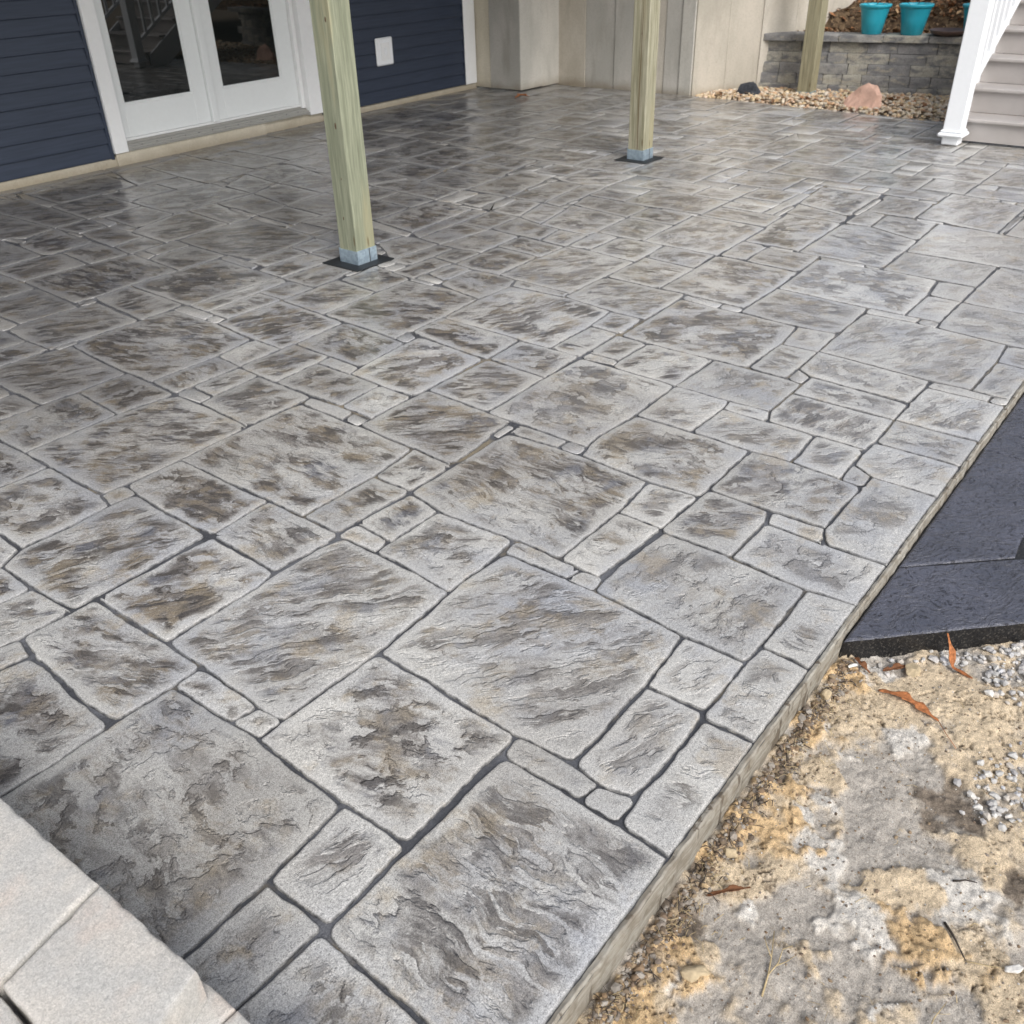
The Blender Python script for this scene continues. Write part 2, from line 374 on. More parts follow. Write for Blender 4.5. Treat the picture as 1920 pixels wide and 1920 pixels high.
def m_glass():
    s = NT('door_glass'); return s.fin((.006, .008, .008), .012, None, .5, IOR=1.6)
def m_galv():
    s = NT('galvanised_steel'); p = s.obj()
    c = s.mix(s.map(s.vor(p, 70, out='Color'), .3, .7), (.42, .53, .62), (.54, .66, .74))
    return s.fin(c, .42, None, .5, Metallic=.75)
M = dict(stone=m_stone(), grout=m_grout(), side=m_slabside(), black=m_black(), blackface=m_blackface(), ground=m_ground(),
         paver=m_paver(), siding=m_siding(), block=m_block(), soil=m_soil(), glass=m_glass(), galv=m_galv(),
         wood1=m_wood('green_treated_pine', (.21, .225, .155), (.325, .34, .245)),
         wood2=m_wood('tan_treated_pine', (.25, .235, .15), (.44, .42, .32), .8, -.01),
         wood3=m_wood('weathered_treated_pine', (.26, .235, .15), (.40, .37, .25)),
         white=m_plain('white_vinyl', (.86, .88, .90), .32, .015), trim=m_plain('white_trim', (.84, .85, .85), .4, .02),
         leafm=m_plain('door_white', (.80, .83, .83), .35, .015), sill=m_plain('grey_sill', (.34, .335, .31), .55, .05),
         fnd=m_concrete('foundation_cream', (.58, .53, .42), (.66, .61, .50), .25),
         conc=m_concrete('poured_concrete', (.46, .42, .35), (.57, .53, .46)), conc2=m_concrete('poured_concrete_grey', (.42, .41, .375), (.52, .50, .46)),
         conc3=m_concrete('poured_concrete_warm', (.37, .345, .29), (.47, .43, .365), .55), conc4=m_concrete('poured_concrete_pale', (.46, .45, .41), (.57, .55, .50), .4),
         rubber=m_plain('black_rubber', (.012, .014, .016), .6, .1), screw=m_plain('screw_steel', (.12, .12, .12), .4, .02, metal=.8),
         tread=m_plain('greige_composite', (.42, .39, .37), .5, .05, scale=8), pot=m_plain('turquoise_glaze', (.025, .36, .47), .35, .08, scale=8),
         saucer=m_plain('brown_clay', (.10, .065, .055), .4, .12), knot=m_plain('knot_brown', (.11, .07, .04), .7, .3),
         pink=m_plain('pink_rock', (.62, .40, .31), .8, .22, .2, 9, bump=.01), dark=m_plain('dark_rock', (.045, .05, .06), .6, .5, .3, 14, bump=.015),
         tan=m_plain('tan_rock', (.46, .37, .24), .85, .2, .2, 60, bump=.003), pale=m_plain('pale_rock', (.60, .58, .54), .8, .12, .2, 60, bump=.003),
         river=m_rand('river_pebbles', [(.55, .40, .22), (.62, .54, .42), (.30, .19, .11), (.68, .62, .52), (.50, .30, .17), (.60, .50, .33), (.36, .33, .30)], .6),
         gravel=m_rand('crushed_gravel', [(.42, .41, .39), (.56, .54, .51), (.30, .29, .29), (.62, .60, .56), (.46, .40, .33), (.52, .52, .53)], .8, 90),
         leaf=m_plain('dry_leaf', (.34, .13, .05), .65, .5, .2, 110), leaf2=m_plain('brown_leaf', (.17, .075, .035), .7, .3, .2, 90),
         twig=m_plain('dark_twig', (.055, .045, .038), .8, .25, .2, 90), straw=m_plain('dry_straw', (.42, .33, .19), .8, .2, .2, 90),
         crumb=m_rand('soil_crumbs', [(.20, .14, .09), (.30, .23, .15), (.12, .09, .065), (.36, .33, .29), (.16, .12, .09), (.25, .17, .10)], .9),
         litter=m_rand('leaf_litter', [(.20, .09, .04), (.34, .16, .07), (.12, .07, .04), (.42, .28, .15), (.09, .06, .045)], .8),
         inner=m_plain('dark_room', (.02, .02, .02), .9), deck=m_plain('deck_timber', (.30, .27, .18), .8, .15), soffit=m_plain('soffit', (.3, .3, .3), .8))
STONES = """
161,1124 371,1126 567,1125 777,1147 788,1196 787,1315 792,1447 772,1756 337,1765 109,1626
564,799 560,664 552,513 1090,513 1103,939 569,937
1197,1274 1181,990 1197,815 1294,804 1393,816 1505,812 1718,836 1733,973 1738,1126 1738,1228 1730,1436 1540,1456 1382,1436 1194,1430
884,1748 875,1551 874,1452 1002,1449 1219,1446 1480,1465 1493,1571 1500,1766 1496,1897 1409,1918 1169,1923 1007,1917 874,1915
792,1312 797,1157 804,975 1167,978 1161,1101 1167,1246 1170,1424 990,1435 803,1440
1795,1777 1820,1502 1823,1305 2132,1299 2349,1327 2363,1711 2336,1925 1828,1917
1722,837 1729,664 1859,654 2100,659 2111,892 2106,1112 1896,1128 1747,1126
1503,2352 1511,2115 1827,2112 2041,2137 2056,2752 1831,2762 1495,2763
777,2464 795,2273 1238,2284 1248,2479 1247,2679 1163,2690 855,2680 779,2640
634,2221 629,2140 621,1903 636,1782 793,1769 862,1770 861,1991 855,2249 649,2256
1189,3119 1188,2790 1523,2771 1798,2785 1817,3012 1808,3228 1748,3259 1549,3289 1318,3289 1188,3282
211,962 556,968 557,1115 207,1117
867,2078 876,1938 999,1939 1174,1929 1243,1954 1253,2030 1252,2240 866,2251
170,1771 342,1775 458,1770 595,1776 602,1944 617,2104 605,2169 541,2178 383,2188
2451,1990 2440,1639 2611,1631 2781,1631 3066,1642 3076,2093 2807,2107 2449,2096
3715,826 3727,660 4061,654 4272,667 4305,972 4314,1076 4303,1299 3746,1293
1105,513 1486,513 1472,633 1287,628 1118,637
362,613 533,573 538,692 539,787 541,891 541,943 356,954
2354,1320 2379,1145 2749,1144 2742,1607 2539,1643 2375,1613
584,964 789,968 786,1138 572,1122
1169,735 1189,664 1399,651 1499,661 1494,810 1196,808
1816,3770 1830,3468 2158,3460 2376,3499 2408,3799 2399,4133 2170,4141 1845,4135
3403,1823 3420,1477 3621,1481 3747,1471 3965,1497 3963,1642 3976,1900 3986,2112 3418,2097
2105,673 2118,513 2244,513 2350,513 2349,699 2348,884 2120,893
2427,908 2433,733 2568,731 2722,732 2744,813 2754,985 2751,1134 2432,1124
2348,689 2354,513 2813,513 2815,727 2583,737 2428,727 2405,721
3101,2505 3103,2283 3429,2292 3643,2318 3671,2627 3649,2949 3393,2962 3109,2925
859,2825 859,2688 1010,2671 1160,2684 1181,2769 1171,3104 1000,3112 840,3081
2044,1953 2420,1979 2438,2421 2077,2435
1505,1603 1500,1468 1651,1469 1793,1480 1783,1766 1508,1770
1254,2488 1276,2273 1502,2283 1496,2338 1488,2753 1275,2747
4386,1328 4391,1147 4729,1146 4965,1177 4978,1468 4971,1810 4408,1792
1491,513 1797,513 1797,640 1687,643 1499,640
2797,3178 2786,2946 2906,2948 3117,2951 3405,2972 3427,3230 3414,3462 3108,3463 2814,3454
1259,2037 1258,1956 1433,1944 1498,1950 1497,2268 1263,2250
1422,3969 1427,3650 1809,3631 1833,4128 1517,4163 1398,4212
4044,1814 4420,1804 4700,1819 4718,2314 4068,2290
2374,2450 2829,2464 2848,2868 2386,2815
1514,661 1718,658 1722,827 1504,810
1800,513 2115,513 2100,647 1815,641
2131,902 2272,902 2374,905 2420,918 2417,1122 2129,1126
2999,823 3279,816 3278,1218 3090,1216 3011,1190
2178,5028 2171,4686 2277,4660 2492,4676 2793,4686 2825,5176 2559,5224 2191,5244
1174,3466 1188,3290 1554,3298 1576,3607 1254,3628 1164,3638
-100,980 122,977 118,1434 -98,1427
2494,4132 2903,4119 3044,4102 3060,4308 3053,4652 2764,4679 2492,4676
3290,513 3639,513 3641,581 3632,802 3289,812
5375,980 5365,789 5936,835 6007,1150 6028,1492 5373,1460
3079,1392 3083,1225 3277,1224 3388,1225 3397,1294 3391,1625 3079,1625
3750,2983 3742,2637 4360,2637 4396,3109 3766,3117
2749,1144 2767,993 2986,1001 2991,1192 2993,1375 2770,1380
3967,1493 3984,1319 4381,1326 4398,1793 3996,1793
2391,3490 2392,3298 2493,3287 2769,3290 2800,3784 2415,3801
2828,731 2823,513 3062,513 3055,805 2874,807
5011,1480 5622,1496 5750,1809 5705,1958 5050,1957
3475,1229 3475,827 3704,815 3737,1295 3522,1291
1753,4380 1757,4181 2203,4169 2224,4580 2143,4586 1841,4615 1759,4573
3139,4707 3197,4491 3467,4503 3687,4536 3732,5202 3562,5228 3157,5189
2454,2113 2824,2120 2837,2422 2465,2428
1812,1167 2128,1148 2124,1300 1819,1302
1809,2793 2115,2788 2122,3122 1890,3113 1824,3111
3643,2318 3649,2133 4070,2144 4049,2288 4054,2614 3692,2625
4733,2318 5380,2325 5405,2808 5130,2815 4735,2794
4282,674 4290,513 4709,513 4709,699 4701,978 4313,972
2451,2850 2770,2868 2779,3289 2467,3268
6027,1156 6729,1159 6826,1649 6108,1646
1513,1960 1822,1949 1819,2104 1513,2107
3075,513 3284,513 3277,810 3083,796
3080,1633 3392,1633 3384,1957 3095,1946
2767,1385 3001,1380 3068,1391 3070,1620 2765,1614
502,2274 588,2275 784,2268 770,2452 680,2461 523,2444
4981,988 5371,987 5361,1470 4997,1460
2157,2627 2368,2635 2372,3032 2147,3012
2859,2653 2842,2465 2856,2446 3088,2457 3101,2505 3104,2932 2890,2925
3286,816 3433,815 3465,1219 3287,1216
5057,1970 5729,1993 5738,2340 5074,2302
1574,3303 1804,3286 1816,3621 1585,3611
1121,744 1169,735 1171,953 1108,942
2138,1150 2354,1151 2348,1316 2134,1296
2748,814 2996,821 2987,1000 2766,988
4716,701 4693,637 5316,665 5346,975 4721,976
1572,1780 1792,1780 1806,1913 1584,1931
1837,4814 1840,4617 2143,4600 2160,5069 1964,5072 1850,5068
3522,5794 4182,5800 4183,6315 3537,6323
2144,3158 2151,3024 2379,3022 2459,3042 2455,3273 2157,3277
2831,2120 3088,2136 3082,2443 3060,2442 2849,2425
799,1543 859,1531 857,1645 855,1763 791,1759
4214,6725 4211,6334 4685,6389 4722,7363 4291,7316
2811,3471 3184,3482 3202,3789 2820,3797
1835,1948 2038,1947 2052,2129 1832,2104
4067,2292 4445,2292 4466,2619 4066,2611
2236,4173 2470,4167 2482,4675 2272,4667
3085,5236 3560,5254 3589,5767 3101,5637
6163,3253 6734,3253 6741,3854 6163,3848
4101,4099 4728,4137 4763,4474 4155,4486
3215,6767 3855,6770 3921,7329 3221,7215
4657,3146 5117,3164 5183,3633 4681,3532
5444,2799 5840,2798 5841,3390 5438,3389
5909,2009 6503,2030 6524,2442 6032,2383
2179,5509 2192,5259 2559,5242 2586,5570 2233,5618 2127,5655
6747,2334 7198,2340 7195,2955 6742,2949
3402,1379 3406,1298 3728,1307 3727,1467 3418,1469
1823,3286 2143,3286 2151,3449 1832,3456
3446,3127 3409,2968 3645,2954 3744,2992 3757,3099 3737,3291 3479,3289
2838,6846 2862,6157 3094,6179 3123,7105 2743,7120
3701,513 4061,513 4050,649 3718,655
3773,3123 4146,3149 4163,3439 3773,3440
3112,6176 3515,6168 3529,6732 3148,6734
843,3088 1000,3112 1172,3116 1170,3457 1165,3706 820,3447
5529,5099 6182,5127 6203,5641 5557,5629
6746,1877 7192,1881 7194,2330 6741,2335
2143,2444 2371,2454 2357,2624 2151,2611
6740,4320 7356,4319 7353,4909 6740,4906
2497,5626 2824,5630 2850,6129 2540,5994
5135,4140 5762,4228 5794,4543 5135,4510
7207,2638 7813,2636 7821,3087 7201,3089
6146,3856 6734,3852 6739,4313 6147,4307
4700,1819 5024,1839 5015,2142 4733,2134
7202,1572 7661,1571 7658,2028 7205,2028
4739,2807 5131,2816 5132,3153 4745,3124
6302,2632 6741,2635 6733,3092 6299,3090
4367,2632 4720,2660 4710,2961 4412,2957
3181,3486 3428,3472 3496,3799 3211,3777
2805,4687 3129,4703 3126,5034 2831,5018
3105,2133 3413,2138 3418,2284 3101,2285
5622,1496 6037,1507 6050,1822 5754,1803
8121,2032 8574,2035 8580,2633 8127,2631
5058,4534 5536,4561 5528,5040 5089,4946
3047,3816 3367,3838 3397,4068 3051,4075
4781,4516 5044,4536 5142,5117 4834,5213
4070,4902 4410,4862 4495,5340 4088,5281
5551,5628 6212,5657 6272,6084 5485,6002
6102,1656 6477,1672 6547,1984 6079,1952
1746,1234 1795,1221 1803,1456 1741,1445
4484,5356 4784,5367 4903,5971 4502,5907
4025,3476 4389,3475 4412,3714 4011,3765
2343,708 2431,736 2426,899 2351,885
4448,2293 4716,2317 4716,2639 4478,2621
6185,4317 6598,4320 6602,4905 6178,4907
4393,992 4710,988 4717,1146 4392,1145
2494,3983 3026,4001 3039,4092 2495,4130
7660,1878 8116,1872 8117,2334 7660,2329
7662,4314 8260,4317 8257,4914 7663,4908
2511,6183 2640,6095 2851,6151 2823,6817 2543,6687
7206,2201 7660,2197 7654,2634 7205,2630
4409,3328 4656,3362 4738,3746 4441,3737
3747,1306 3982,1322 3960,1498 3728,1465
2154,3281 2379,3283 2387,3473 2169,3455
5125,3164 5408,3164 5448,3679 5200,3637
1114,648 1178,650 1158,730 1116,731
5426,2352 5680,2353 5678,2791 5426,2791
3175,5681 3514,5782 3508,6151 3197,6119
3440,4015 3755,4014 3758,4291 3446,4292
2483,3816 2812,3808 2821,3983 2491,3974
5692,3895 5766,3735 6147,3721 6102,4134 5726,4157
3058,4097 3421,4086 3427,4296 3056,4298
4107,5304 4469,5351 4508,5833 4199,5772
7966,1438 8579,1433 8578,1872 7967,1865
5133,3825 5676,3898 5683,4133 5131,4122
1896,3121 2125,3127 2128,3258 1904,3261
7202,973 7812,981 7819,1567 7200,1570
4137,3129 4378,3132 4411,3472 4169,3459
3635,3802 4004,3794 4020,4053 3822,4108
3164,1968 3380,1952 3390,2114 3156,2112
3835,5288 4096,5295 4172,5756 3863,5762
2579,5230 2807,5221 2821,5613 2595,5575
4727,6432 5082,6434 5077,7047 4725,7053
5080,6759 5676,6759 5681,7191 5081,7187
5843,3097 6139,3094 6133,3553 5839,3546
5841,6431 6300,6435 6301,7046 5838,7046
4169,4510 4525,4528 4545,4894 4211,4809
2847,5433 3077,5456 3087,5859 2883,5878
3868,4533 4157,4538 4156,4868 3863,4872
4013,3780 4416,3730 4415,3974 4041,3960
7364,3393 7820,3394 7817,3847 7362,3853
805,1449 867,1452 857,1525 799,1537
7820,2635 8255,2639 8254,3088 7820,3094
5130,2815 5395,2841 5405,3161 5122,3158
3869,6779 4209,6733 4259,7329 3991,7288
6905,6899 7492,6897 7499,7510 6903,7510
1413,4192 1523,4175 1751,4179 1742,4360 1615,4362 1467,4359
5122,4985 5525,5095 5527,5486 5199,5466
5687,7058 6301,7056 6296,7515 5685,7509
1503,1776 1573,1793 1577,1924 1503,1923
7060,3855 7499,3855 7493,4313 7063,4309
6600,6136 7059,6140 7059,6752 6603,6753
4504,5903 4915,5985 4980,6355 4572,6325
3420,2128 3638,2148 3631,2310 3429,2292
3810,4873 4061,4892 4083,5263 3830,5270
1168,3647 1259,3638 1418,3638 1420,3826 1354,3830 1221,3829
530,2460 682,2466 771,2459 768,2641 674,2646
6842,1573 7198,1580 7202,1870 6845,1872
5550,4564 5818,4625 5860,5083 5511,5067
4985,5994 5382,5995 5377,6434 4980,6433
4723,985 4966,993 4960,1165 4739,1149
3587,5261 3750,5247 3841,5769 3635,5772
2072,5668 2238,5628 2494,5632 2500,6159 2462,6364
3543,6368 3938,6391 3955,6675 3547,6704
7367,3096 7962,3099 7962,3394 7368,3386
4429,3732 4754,3756 4766,4005 4429,3976
5205,5481 5513,5481 5529,5593 5522,5828 5209,5785 4880,5438
8883,3257 9439,3257 9440,3714 8880,3710
6202,4919 6600,4915 6596,5371 6202,5373
5730,1988 5904,2017 6010,2379 5765,2366
4681,3532 5084,3602 5094,3679 5113,3837 4755,3753
6746,2958 7197,2955 7199,3245 6739,3253
7659,3852 8115,3857 8113,4312 7664,4309
8587,2492 9015,2497 9018,2947 8579,2946
5987,2493 6299,2493 6302,2788 5986,2789
3459,3474 3763,3472 3789,3627 3469,3638
8125,6435 8713,6435 8721,7051 8127,7047
6304,5375 6735,5373 6734,5828 6306,5828
6900,4913 7359,4920 7355,5365 6906,5374
5113,3686 5762,3719 5679,3893 5130,3830
6301,7057 6898,7058 6892,7514 6301,7508
4052,3984 4739,3997 4738,4122 4098,4082
5828,4634 6179,4677 6177,5106 5875,5087
8120,3558 8575,3559 8575,4011 8121,4006
2826,3803 3034,3805 3029,4012 2828,3988
6822,1116 7061,1113 7060,1571 6818,1568
7666,2337 8113,2334 8122,2629 7660,2635
464,2191 547,2191 617,2179 632,2250 588,2275 502,2274
5844,2798 6136,2798 6140,3093 5847,3086
6741,5673 7201,5680 7200,6128 6739,6130
4197,5806 4486,5900 4551,6325 4230,6147
8260,5533 8876,5538 8881,5992 8258,5986
4755,3753 5110,3841 5100,4032 4760,3993
3148,4333 3434,4304 3449,4471 3116,4486
3401,3811 3639,3816 3632,4010 3399,4008
3605,3654 3985,3648 3984,3766 3618,3793
8580,5080 9178,5072 9174,5529 8584,5527
4749,2141 5026,2146 5048,2308 4745,2288
2373,1718 2426,1715 2421,1941 2361,1927
4525,4528 4764,4526 4797,4895 4559,4845
6739,5378 7356,5372 7356,5673 6748,5672
1797,5074 1969,5080 2157,5074 2165,5479 2151,5706
4392,3125 4654,3150 4649,3357 4405,3319
2993,1196 3071,1219 3071,1388 2998,1376
3643,581 3713,575 3702,806 3648,805
5999,513 6600,513 6599,1111 6003,1111
7502,5236 7961,5238 7953,5675 7502,5669
4046,513 4262,513 4263,661 4068,649
8580,3717 9019,3717 9021,4150 8583,4146
4440,2970 4708,2965 4740,3127 4406,3118
2066,2528 2129,2535 2115,2771 2060,2754
8587,2040 8882,2037 8882,2491 8586,2485
8264,2794 8580,2800 8579,3250 8261,3247
8885,1873 9318,1877 9318,2193 8883,2192
5843,6100 6296,6093 6299,6434 5839,6426
9026,4161 9514,4157 9519,4609 9026,4611
6559,1660 6738,1659 6741,2031 6567,2029
2831,5204 3073,5234 3074,5440 2853,5424
4843,5222 5148,5131 5199,5466 4916,5476
5388,6301 5681,6293 5672,6747 5383,6754
7822,3393 8121,3396 8115,3850 7824,3849
3520,3306 3744,3297 3768,3448 3564,3464
3797,4106 4001,4103 4038,4303 3850,4373
5846,4158 6137,4154 6140,4466 5840,4467
4792,4126 5114,4148 5090,4370 4810,4345
7059,6439 7497,6438 7498,6892 7066,6893
8879,4618 9337,4612 9341,5074 8882,5073
6743,3396 7061,3398 7054,3705 6747,3712
8884,2194 9338,2197 9332,2489 8886,2492
7508,5992 7953,5994 7959,6433 7500,6427
6306,6758 6896,6759 6893,7052 6306,7051
5766,1811 6063,1830 6108,1967 5756,1961
4534,4857 4797,4895 4812,5168 4557,5126
671,2673 775,2645 852,2684 854,2816 733,2845
2884,5899 3081,5893 3107,6134 2872,6142
5467,3395 5678,3395 5677,3693 5467,3687
3458,4323 3661,4289 3677,4509 3471,4497
6301,5840 6601,5838 6599,6289 6298,6288
3674,2622 3735,2632 3750,2983 3660,2948
9023,2799 9334,2799 9341,3247 9025,3249
8581,3100 8874,3100 8881,3552 8583,3553
7963,5996 8418,5993 8414,6432 7960,6426
3790,3467 4004,3470 3985,3648 3800,3628
6744,3719 7058,3711 7059,4010 6745,4012
2379,2824 2451,2850 2459,3031 2379,3022
4742,7193 5076,7194 5079,7530 4748,7531
2753,731 2823,735 2860,808 2745,800
7062,3253 7354,3255 7360,3553 7061,3546
4925,5814 5414,5813 5421,5990 4919,5989
8126,4014 8581,4017 8578,4309 8124,4307
7667,6757 8121,6758 8121,7186 7663,7192
3949,6374 4165,6344 4203,6709 3977,6672
1478,4384 1618,4368 1739,4365 1751,4584 1693,4791
8882,5537 9334,5541 9333,5992 8888,5988
4316,1073 4382,1067 4386,1311 4308,1299
1744,1139 1799,1149 1790,1214 1740,1220
5686,2491 5840,2492 5834,2790 5679,2786
5682,2419 6292,2417 6300,2494 5687,2493
8428,5995 8881,6001 8881,6426 8428,6429
7068,3553 7357,3555 7355,3854 7061,3851
8578,1733 8882,1740 8878,2027 8587,2033
1171,2696 1253,2689 1266,2759 1181,2769
9180,5077 9601,5079 9596,5533 9179,5529
2902,5061 3129,5049 3148,5204 2900,5197
5079,6436 5381,6433 5375,6748 5086,6753
7201,5676 7501,5676 7496,6127 7207,6127
9019,3720 9335,3713 9332,4155 9026,4145
8882,6301 9335,6297 9341,6745 8886,6751
7962,4921 8254,4921 8260,5368 7968,5366
4504,5180 4815,5176 4821,5350 4503,5346
4019,7331 4460,7335 4462,7510 4026,7508
1824,3111 1889,3122 1891,3261 1824,3258
4042,4429 4025,4067 4093,4090 4160,4525
8263,3253 8581,3256 8579,3551 8259,3554
7962,3097 8255,3098 8257,3389 7965,3389
5681,3395 5836,3401 5839,3707 5687,3712
3683,4296 3817,4296 3817,4530 3683,4530
5844,2495 5977,2498 5981,2794 5847,2794
5083,7200 5374,7192 5379,7515 5078,7514
4801,4359 5087,4375 5105,4537 4768,4489
7662,6439 8116,6432 8119,6746 7661,6752
3263,7352 3701,7353 3700,7485 3267,7486
2412,3905 2477,3915 2475,4160 2409,4147
5387,6033 5680,6040 5680,6290 5386,6285
8124,7352 8715,7354 8720,7645 8120,7645
3725,4618 3854,4614 3858,4854 3724,4853
6138,2958 6292,2960 6293,3249 6146,3247
5847,3552 6142,3555 6140,3710 5841,3707
8886,6753 9476,6754 9480,7054 8882,7049
3975,1914 4050,1924 4056,2121 3990,2120
6599,2198 6740,2194 6736,2485 6605,2489
7659,4916 7958,4915 7957,5228 7665,5232
7665,1576 7819,1575 7819,1866 7664,1874
3136,7114 3126,6715 3207,6753 3225,7238 3200,7336
6444,3095 6734,3092 6740,3245 6439,3252
7363,2041 7656,2038 7654,2195 7363,2192
7501,5675 7821,5676 7816,5986 7503,5986
8260,4321 8577,4320 8582,4610 8266,4607
4766,4002 5103,4046 5109,4137 4787,4115
3049,4342 3123,4387 3138,4690 3081,4664
3093,1950 3153,1964 3154,2105 3099,2101
8586,4155 8873,4157 8879,4467 8581,4467
8119,7055 8573,7060 8578,7351 8121,7351
2370,1621 2426,1625 2428,1705 2369,1703
8880,1439 9280,1432 9273,1869 8884,1866
3386,1227 3470,1226 3514,1294 3397,1294
7826,7191 8113,7198 8116,7628 7821,7625
1646,4638 1759,4585 1835,4612 1830,4798 1810,5042
4975,1565 5039,1570 5027,1826 4969,1813
2064,2437 2130,2438 2122,2528 2063,2516
7203,6141 7498,6134 7500,6430 7205,6425
8121,1879 8413,1881 8421,2031 8119,2034
8264,5238 8580,5232 8573,5530 8264,5526
8587,4478 8873,4478 8879,4771 8579,4769
6745,3258 7059,3253 7056,3392 6739,3385
9340,4640 9582,4639 9573,5072 9346,5073
8578,7051 9013,7053 9014,7354 8587,7347
8718,7354 9182,7359 9177,7654 8726,7650
9338,5835 9600,5835 9601,6288 9339,6291
6523,2036 6597,2036 6597,2410 6523,2410
6740,4017 6898,4011 6894,4311 6739,4312
9026,7053 9475,7053 9477,7349 9019,7347
3706,7376 4013,7373 4016,7507 3699,7511
6907,4019 7060,4017 7054,4313 6901,4314
6021,1114 6459,1114 6459,1152 6021,1152
3465,3295 3520,3306 3556,3476 3474,3468
7502,4154 7658,4155 7659,4474 7499,4471
2301,1934 2399,1934 2399,1972 2301,1972
2770,2868 2853,2862 2872,2950 2777,2937
7500,3853 7652,3855 7652,4148 7501,4151
7065,1112 7201,1118 7192,1434 7062,1426
5682,6292 5840,6294 5839,6586 5684,6593
6601,5076 6899,5077 6900,5234 6607,5227
5272,656 5369,676 5389,976 5337,973
3087,5884 3169,5897 3187,6135 3111,6154
3749,5224 3719,4854 3767,4870 3805,5261
3644,513 3712,513 3704,568 3640,576
8882,5994 9180,5996 9174,6290 8886,6290
6599,2032 6737,2033 6741,2189 6606,2194
6145,2799 6294,2796 6295,2953 6147,2950
9023,2493 9177,2491 9181,2789 9027,2791
6743,1656 6837,1656 6837,1870 6743,1870
9178,2491 9333,2495 9341,2787 9187,2792
7504,4477 7655,4474 7659,4766 7500,4769
6606,4776 6732,4781 6741,5065 6605,5067
5981,1974 6419,1974 6419,2012 5981,2012
5385,7198 5674,7192 5680,7347 5379,7349
3984,1798 4044,1814 4048,1914 3978,1910
7201,2034 7353,2038 7357,2187 7200,2185
7502,4776 7659,4776 7659,5065 7507,5074
5687,6056 5840,6051 5837,6289 5679,6295
5382,7357 5677,7356 5674,7508 5387,7512
9344,5537 9598,5532 9600,5834 9348,5832
7367,4321 7497,4317 7500,4606 7359,4608
6447,2492 6597,2500 6595,2629 6448,2632
8584,3556 8877,3556 8879,3711 8581,3707
6601,5236 6900,5238 6896,5367 6602,5367
7359,4617 7499,4612 7495,4913 7364,4914
4309,981 4385,989 4376,1062 4314,1070
6302,2492 6440,2492 6440,2625 6299,2627
8585,2958 8881,2960 8873,3088 8578,3093
4463,7356 4657,7356 4657,7530 4463,7530
8883,2955 9019,2955 9021,3250 8878,3252
3861,4380 4012,4377 4015,4469 3863,4468
6305,6292 6601,6291 6602,6429 6300,6434
6298,3101 6434,3100 6438,3253 6300,3251
7365,4911 7496,4917 7493,5233 7367,5231
3861,4474 4099,4474 4099,4532 3861,4532
7062,1435 7199,1438 7195,1566 7067,1568
2527,5974 2601,6006 2595,6163 2521,6168
6599,5838 6736,5832 6735,6132 6604,6131
8264,4611 8421,4614 8417,4911 8263,4908
6307,6438 6435,6439 6438,6752 6299,6746
7822,1575 7961,1578 7955,1731 7819,1735
3106,5652 3169,5690 3168,5876 3095,5871
9187,7353 9480,7360 9472,7649 9179,7645
8420,4913 8579,4912 8578,5228 8428,5231
7198,3096 7360,3092 7356,3251 7200,3252
2412,3805 2477,3812 2475,3905 2411,3894
2825,5026 2896,5051 2900,5197 2837,5195
7964,5675 8121,5676 8121,5990 7959,5988
7959,5372 8119,5374 8120,5668 7961,5670
8582,1435 8880,1437 8881,1727 8587,1726
8426,4615 8573,4618 8581,4912 8423,4913
6608,2494 6742,2500 6740,2627 6606,2632
3483,3656 3597,3656 3597,3730 3483,3730
2942,7359 3261,7358 3258,7491 2946,7491
2152,4601 2236,4591 2255,4664 2166,4678
3703,4536 3857,4536 3857,4610 3703,4610
9343,3856 9492,3853 9498,4151 9342,4145
7066,6134 7201,6137 7196,6427 7059,6435
8419,1877 8581,1874 8573,2031 8426,2030
7507,6438 7655,6440 7653,6747 7502,6752
8727,4776 8876,4778 8872,5067 8724,5066
7826,5678 7956,5672 7960,5988 7825,5987
5983,4477 6136,4474 6136,4607 5980,4610
7825,1740 7958,1731 7957,1875 7819,1865
8882,4316 9021,4319 9015,4609 8879,4610
6225,5373 6296,5379 6301,5734 6224,5733
7825,1272 7961,1272 7955,1570 7822,1567
8583,4773 8719,4780 8721,5066 8584,5070
7503,7060 7658,7059 7660,7354 7501,7354
3421,3314 3459,3314 3459,3472 3421,3472
8268,2631 8419,2636 8415,2789 8266,2790
3503,3736 3597,3736 3597,3810 3503,3810
5843,4472 5978,4479 5977,4606 5843,4613
8425,2634 8578,2638 8580,2792 8424,2790
8121,5533 8253,5538 8255,5828 8125,5832
3681,6694 4119,6694 4119,6732 3681,6732
1781,4134 1879,4134 1879,4172 1781,4172
4923,5576 4997,5576 4997,5810 4923,5810
6747,4918 6902,4916 6901,5069 6742,5074
6603,4314 6739,4317 6735,4470 6603,4466
5681,2374 5939,2374 5939,2412 5681,2412
8724,6437 8875,6434 8877,6754 8720,6749
5401,2814 5439,2814 5439,3072 5401,3072
6144,7521 6596,7512 6598,7588 6139,7593
7507,7351 7661,7356 7658,7628 7502,7626
3601,6334 3959,6334 3959,6372 3601,6372
9184,5991 9340,5999 9342,6294 9186,6294
5686,6594 5837,6599 5840,6754 5681,6750
4459,4919 4535,4920 4540,5066 4460,5075
6606,4618 6741,4618 6737,4765 6602,4767
3896,7095 3962,7126 4007,7369 3932,7347
4928,7060 5076,7058 5076,7192 4923,7195
6599,4479 6734,4473 6738,4611 6607,4611
5679,6899 5840,6897 5837,7046 5685,7048
1233,3854 1361,3846 1409,3859 1416,3958 1358,4124
9484,6754 9600,6752 9595,7188 9481,7191
5521,7514 5959,7514 5959,7572 5521,7572
3761,4114 3799,4114 3799,4292 3761,4292
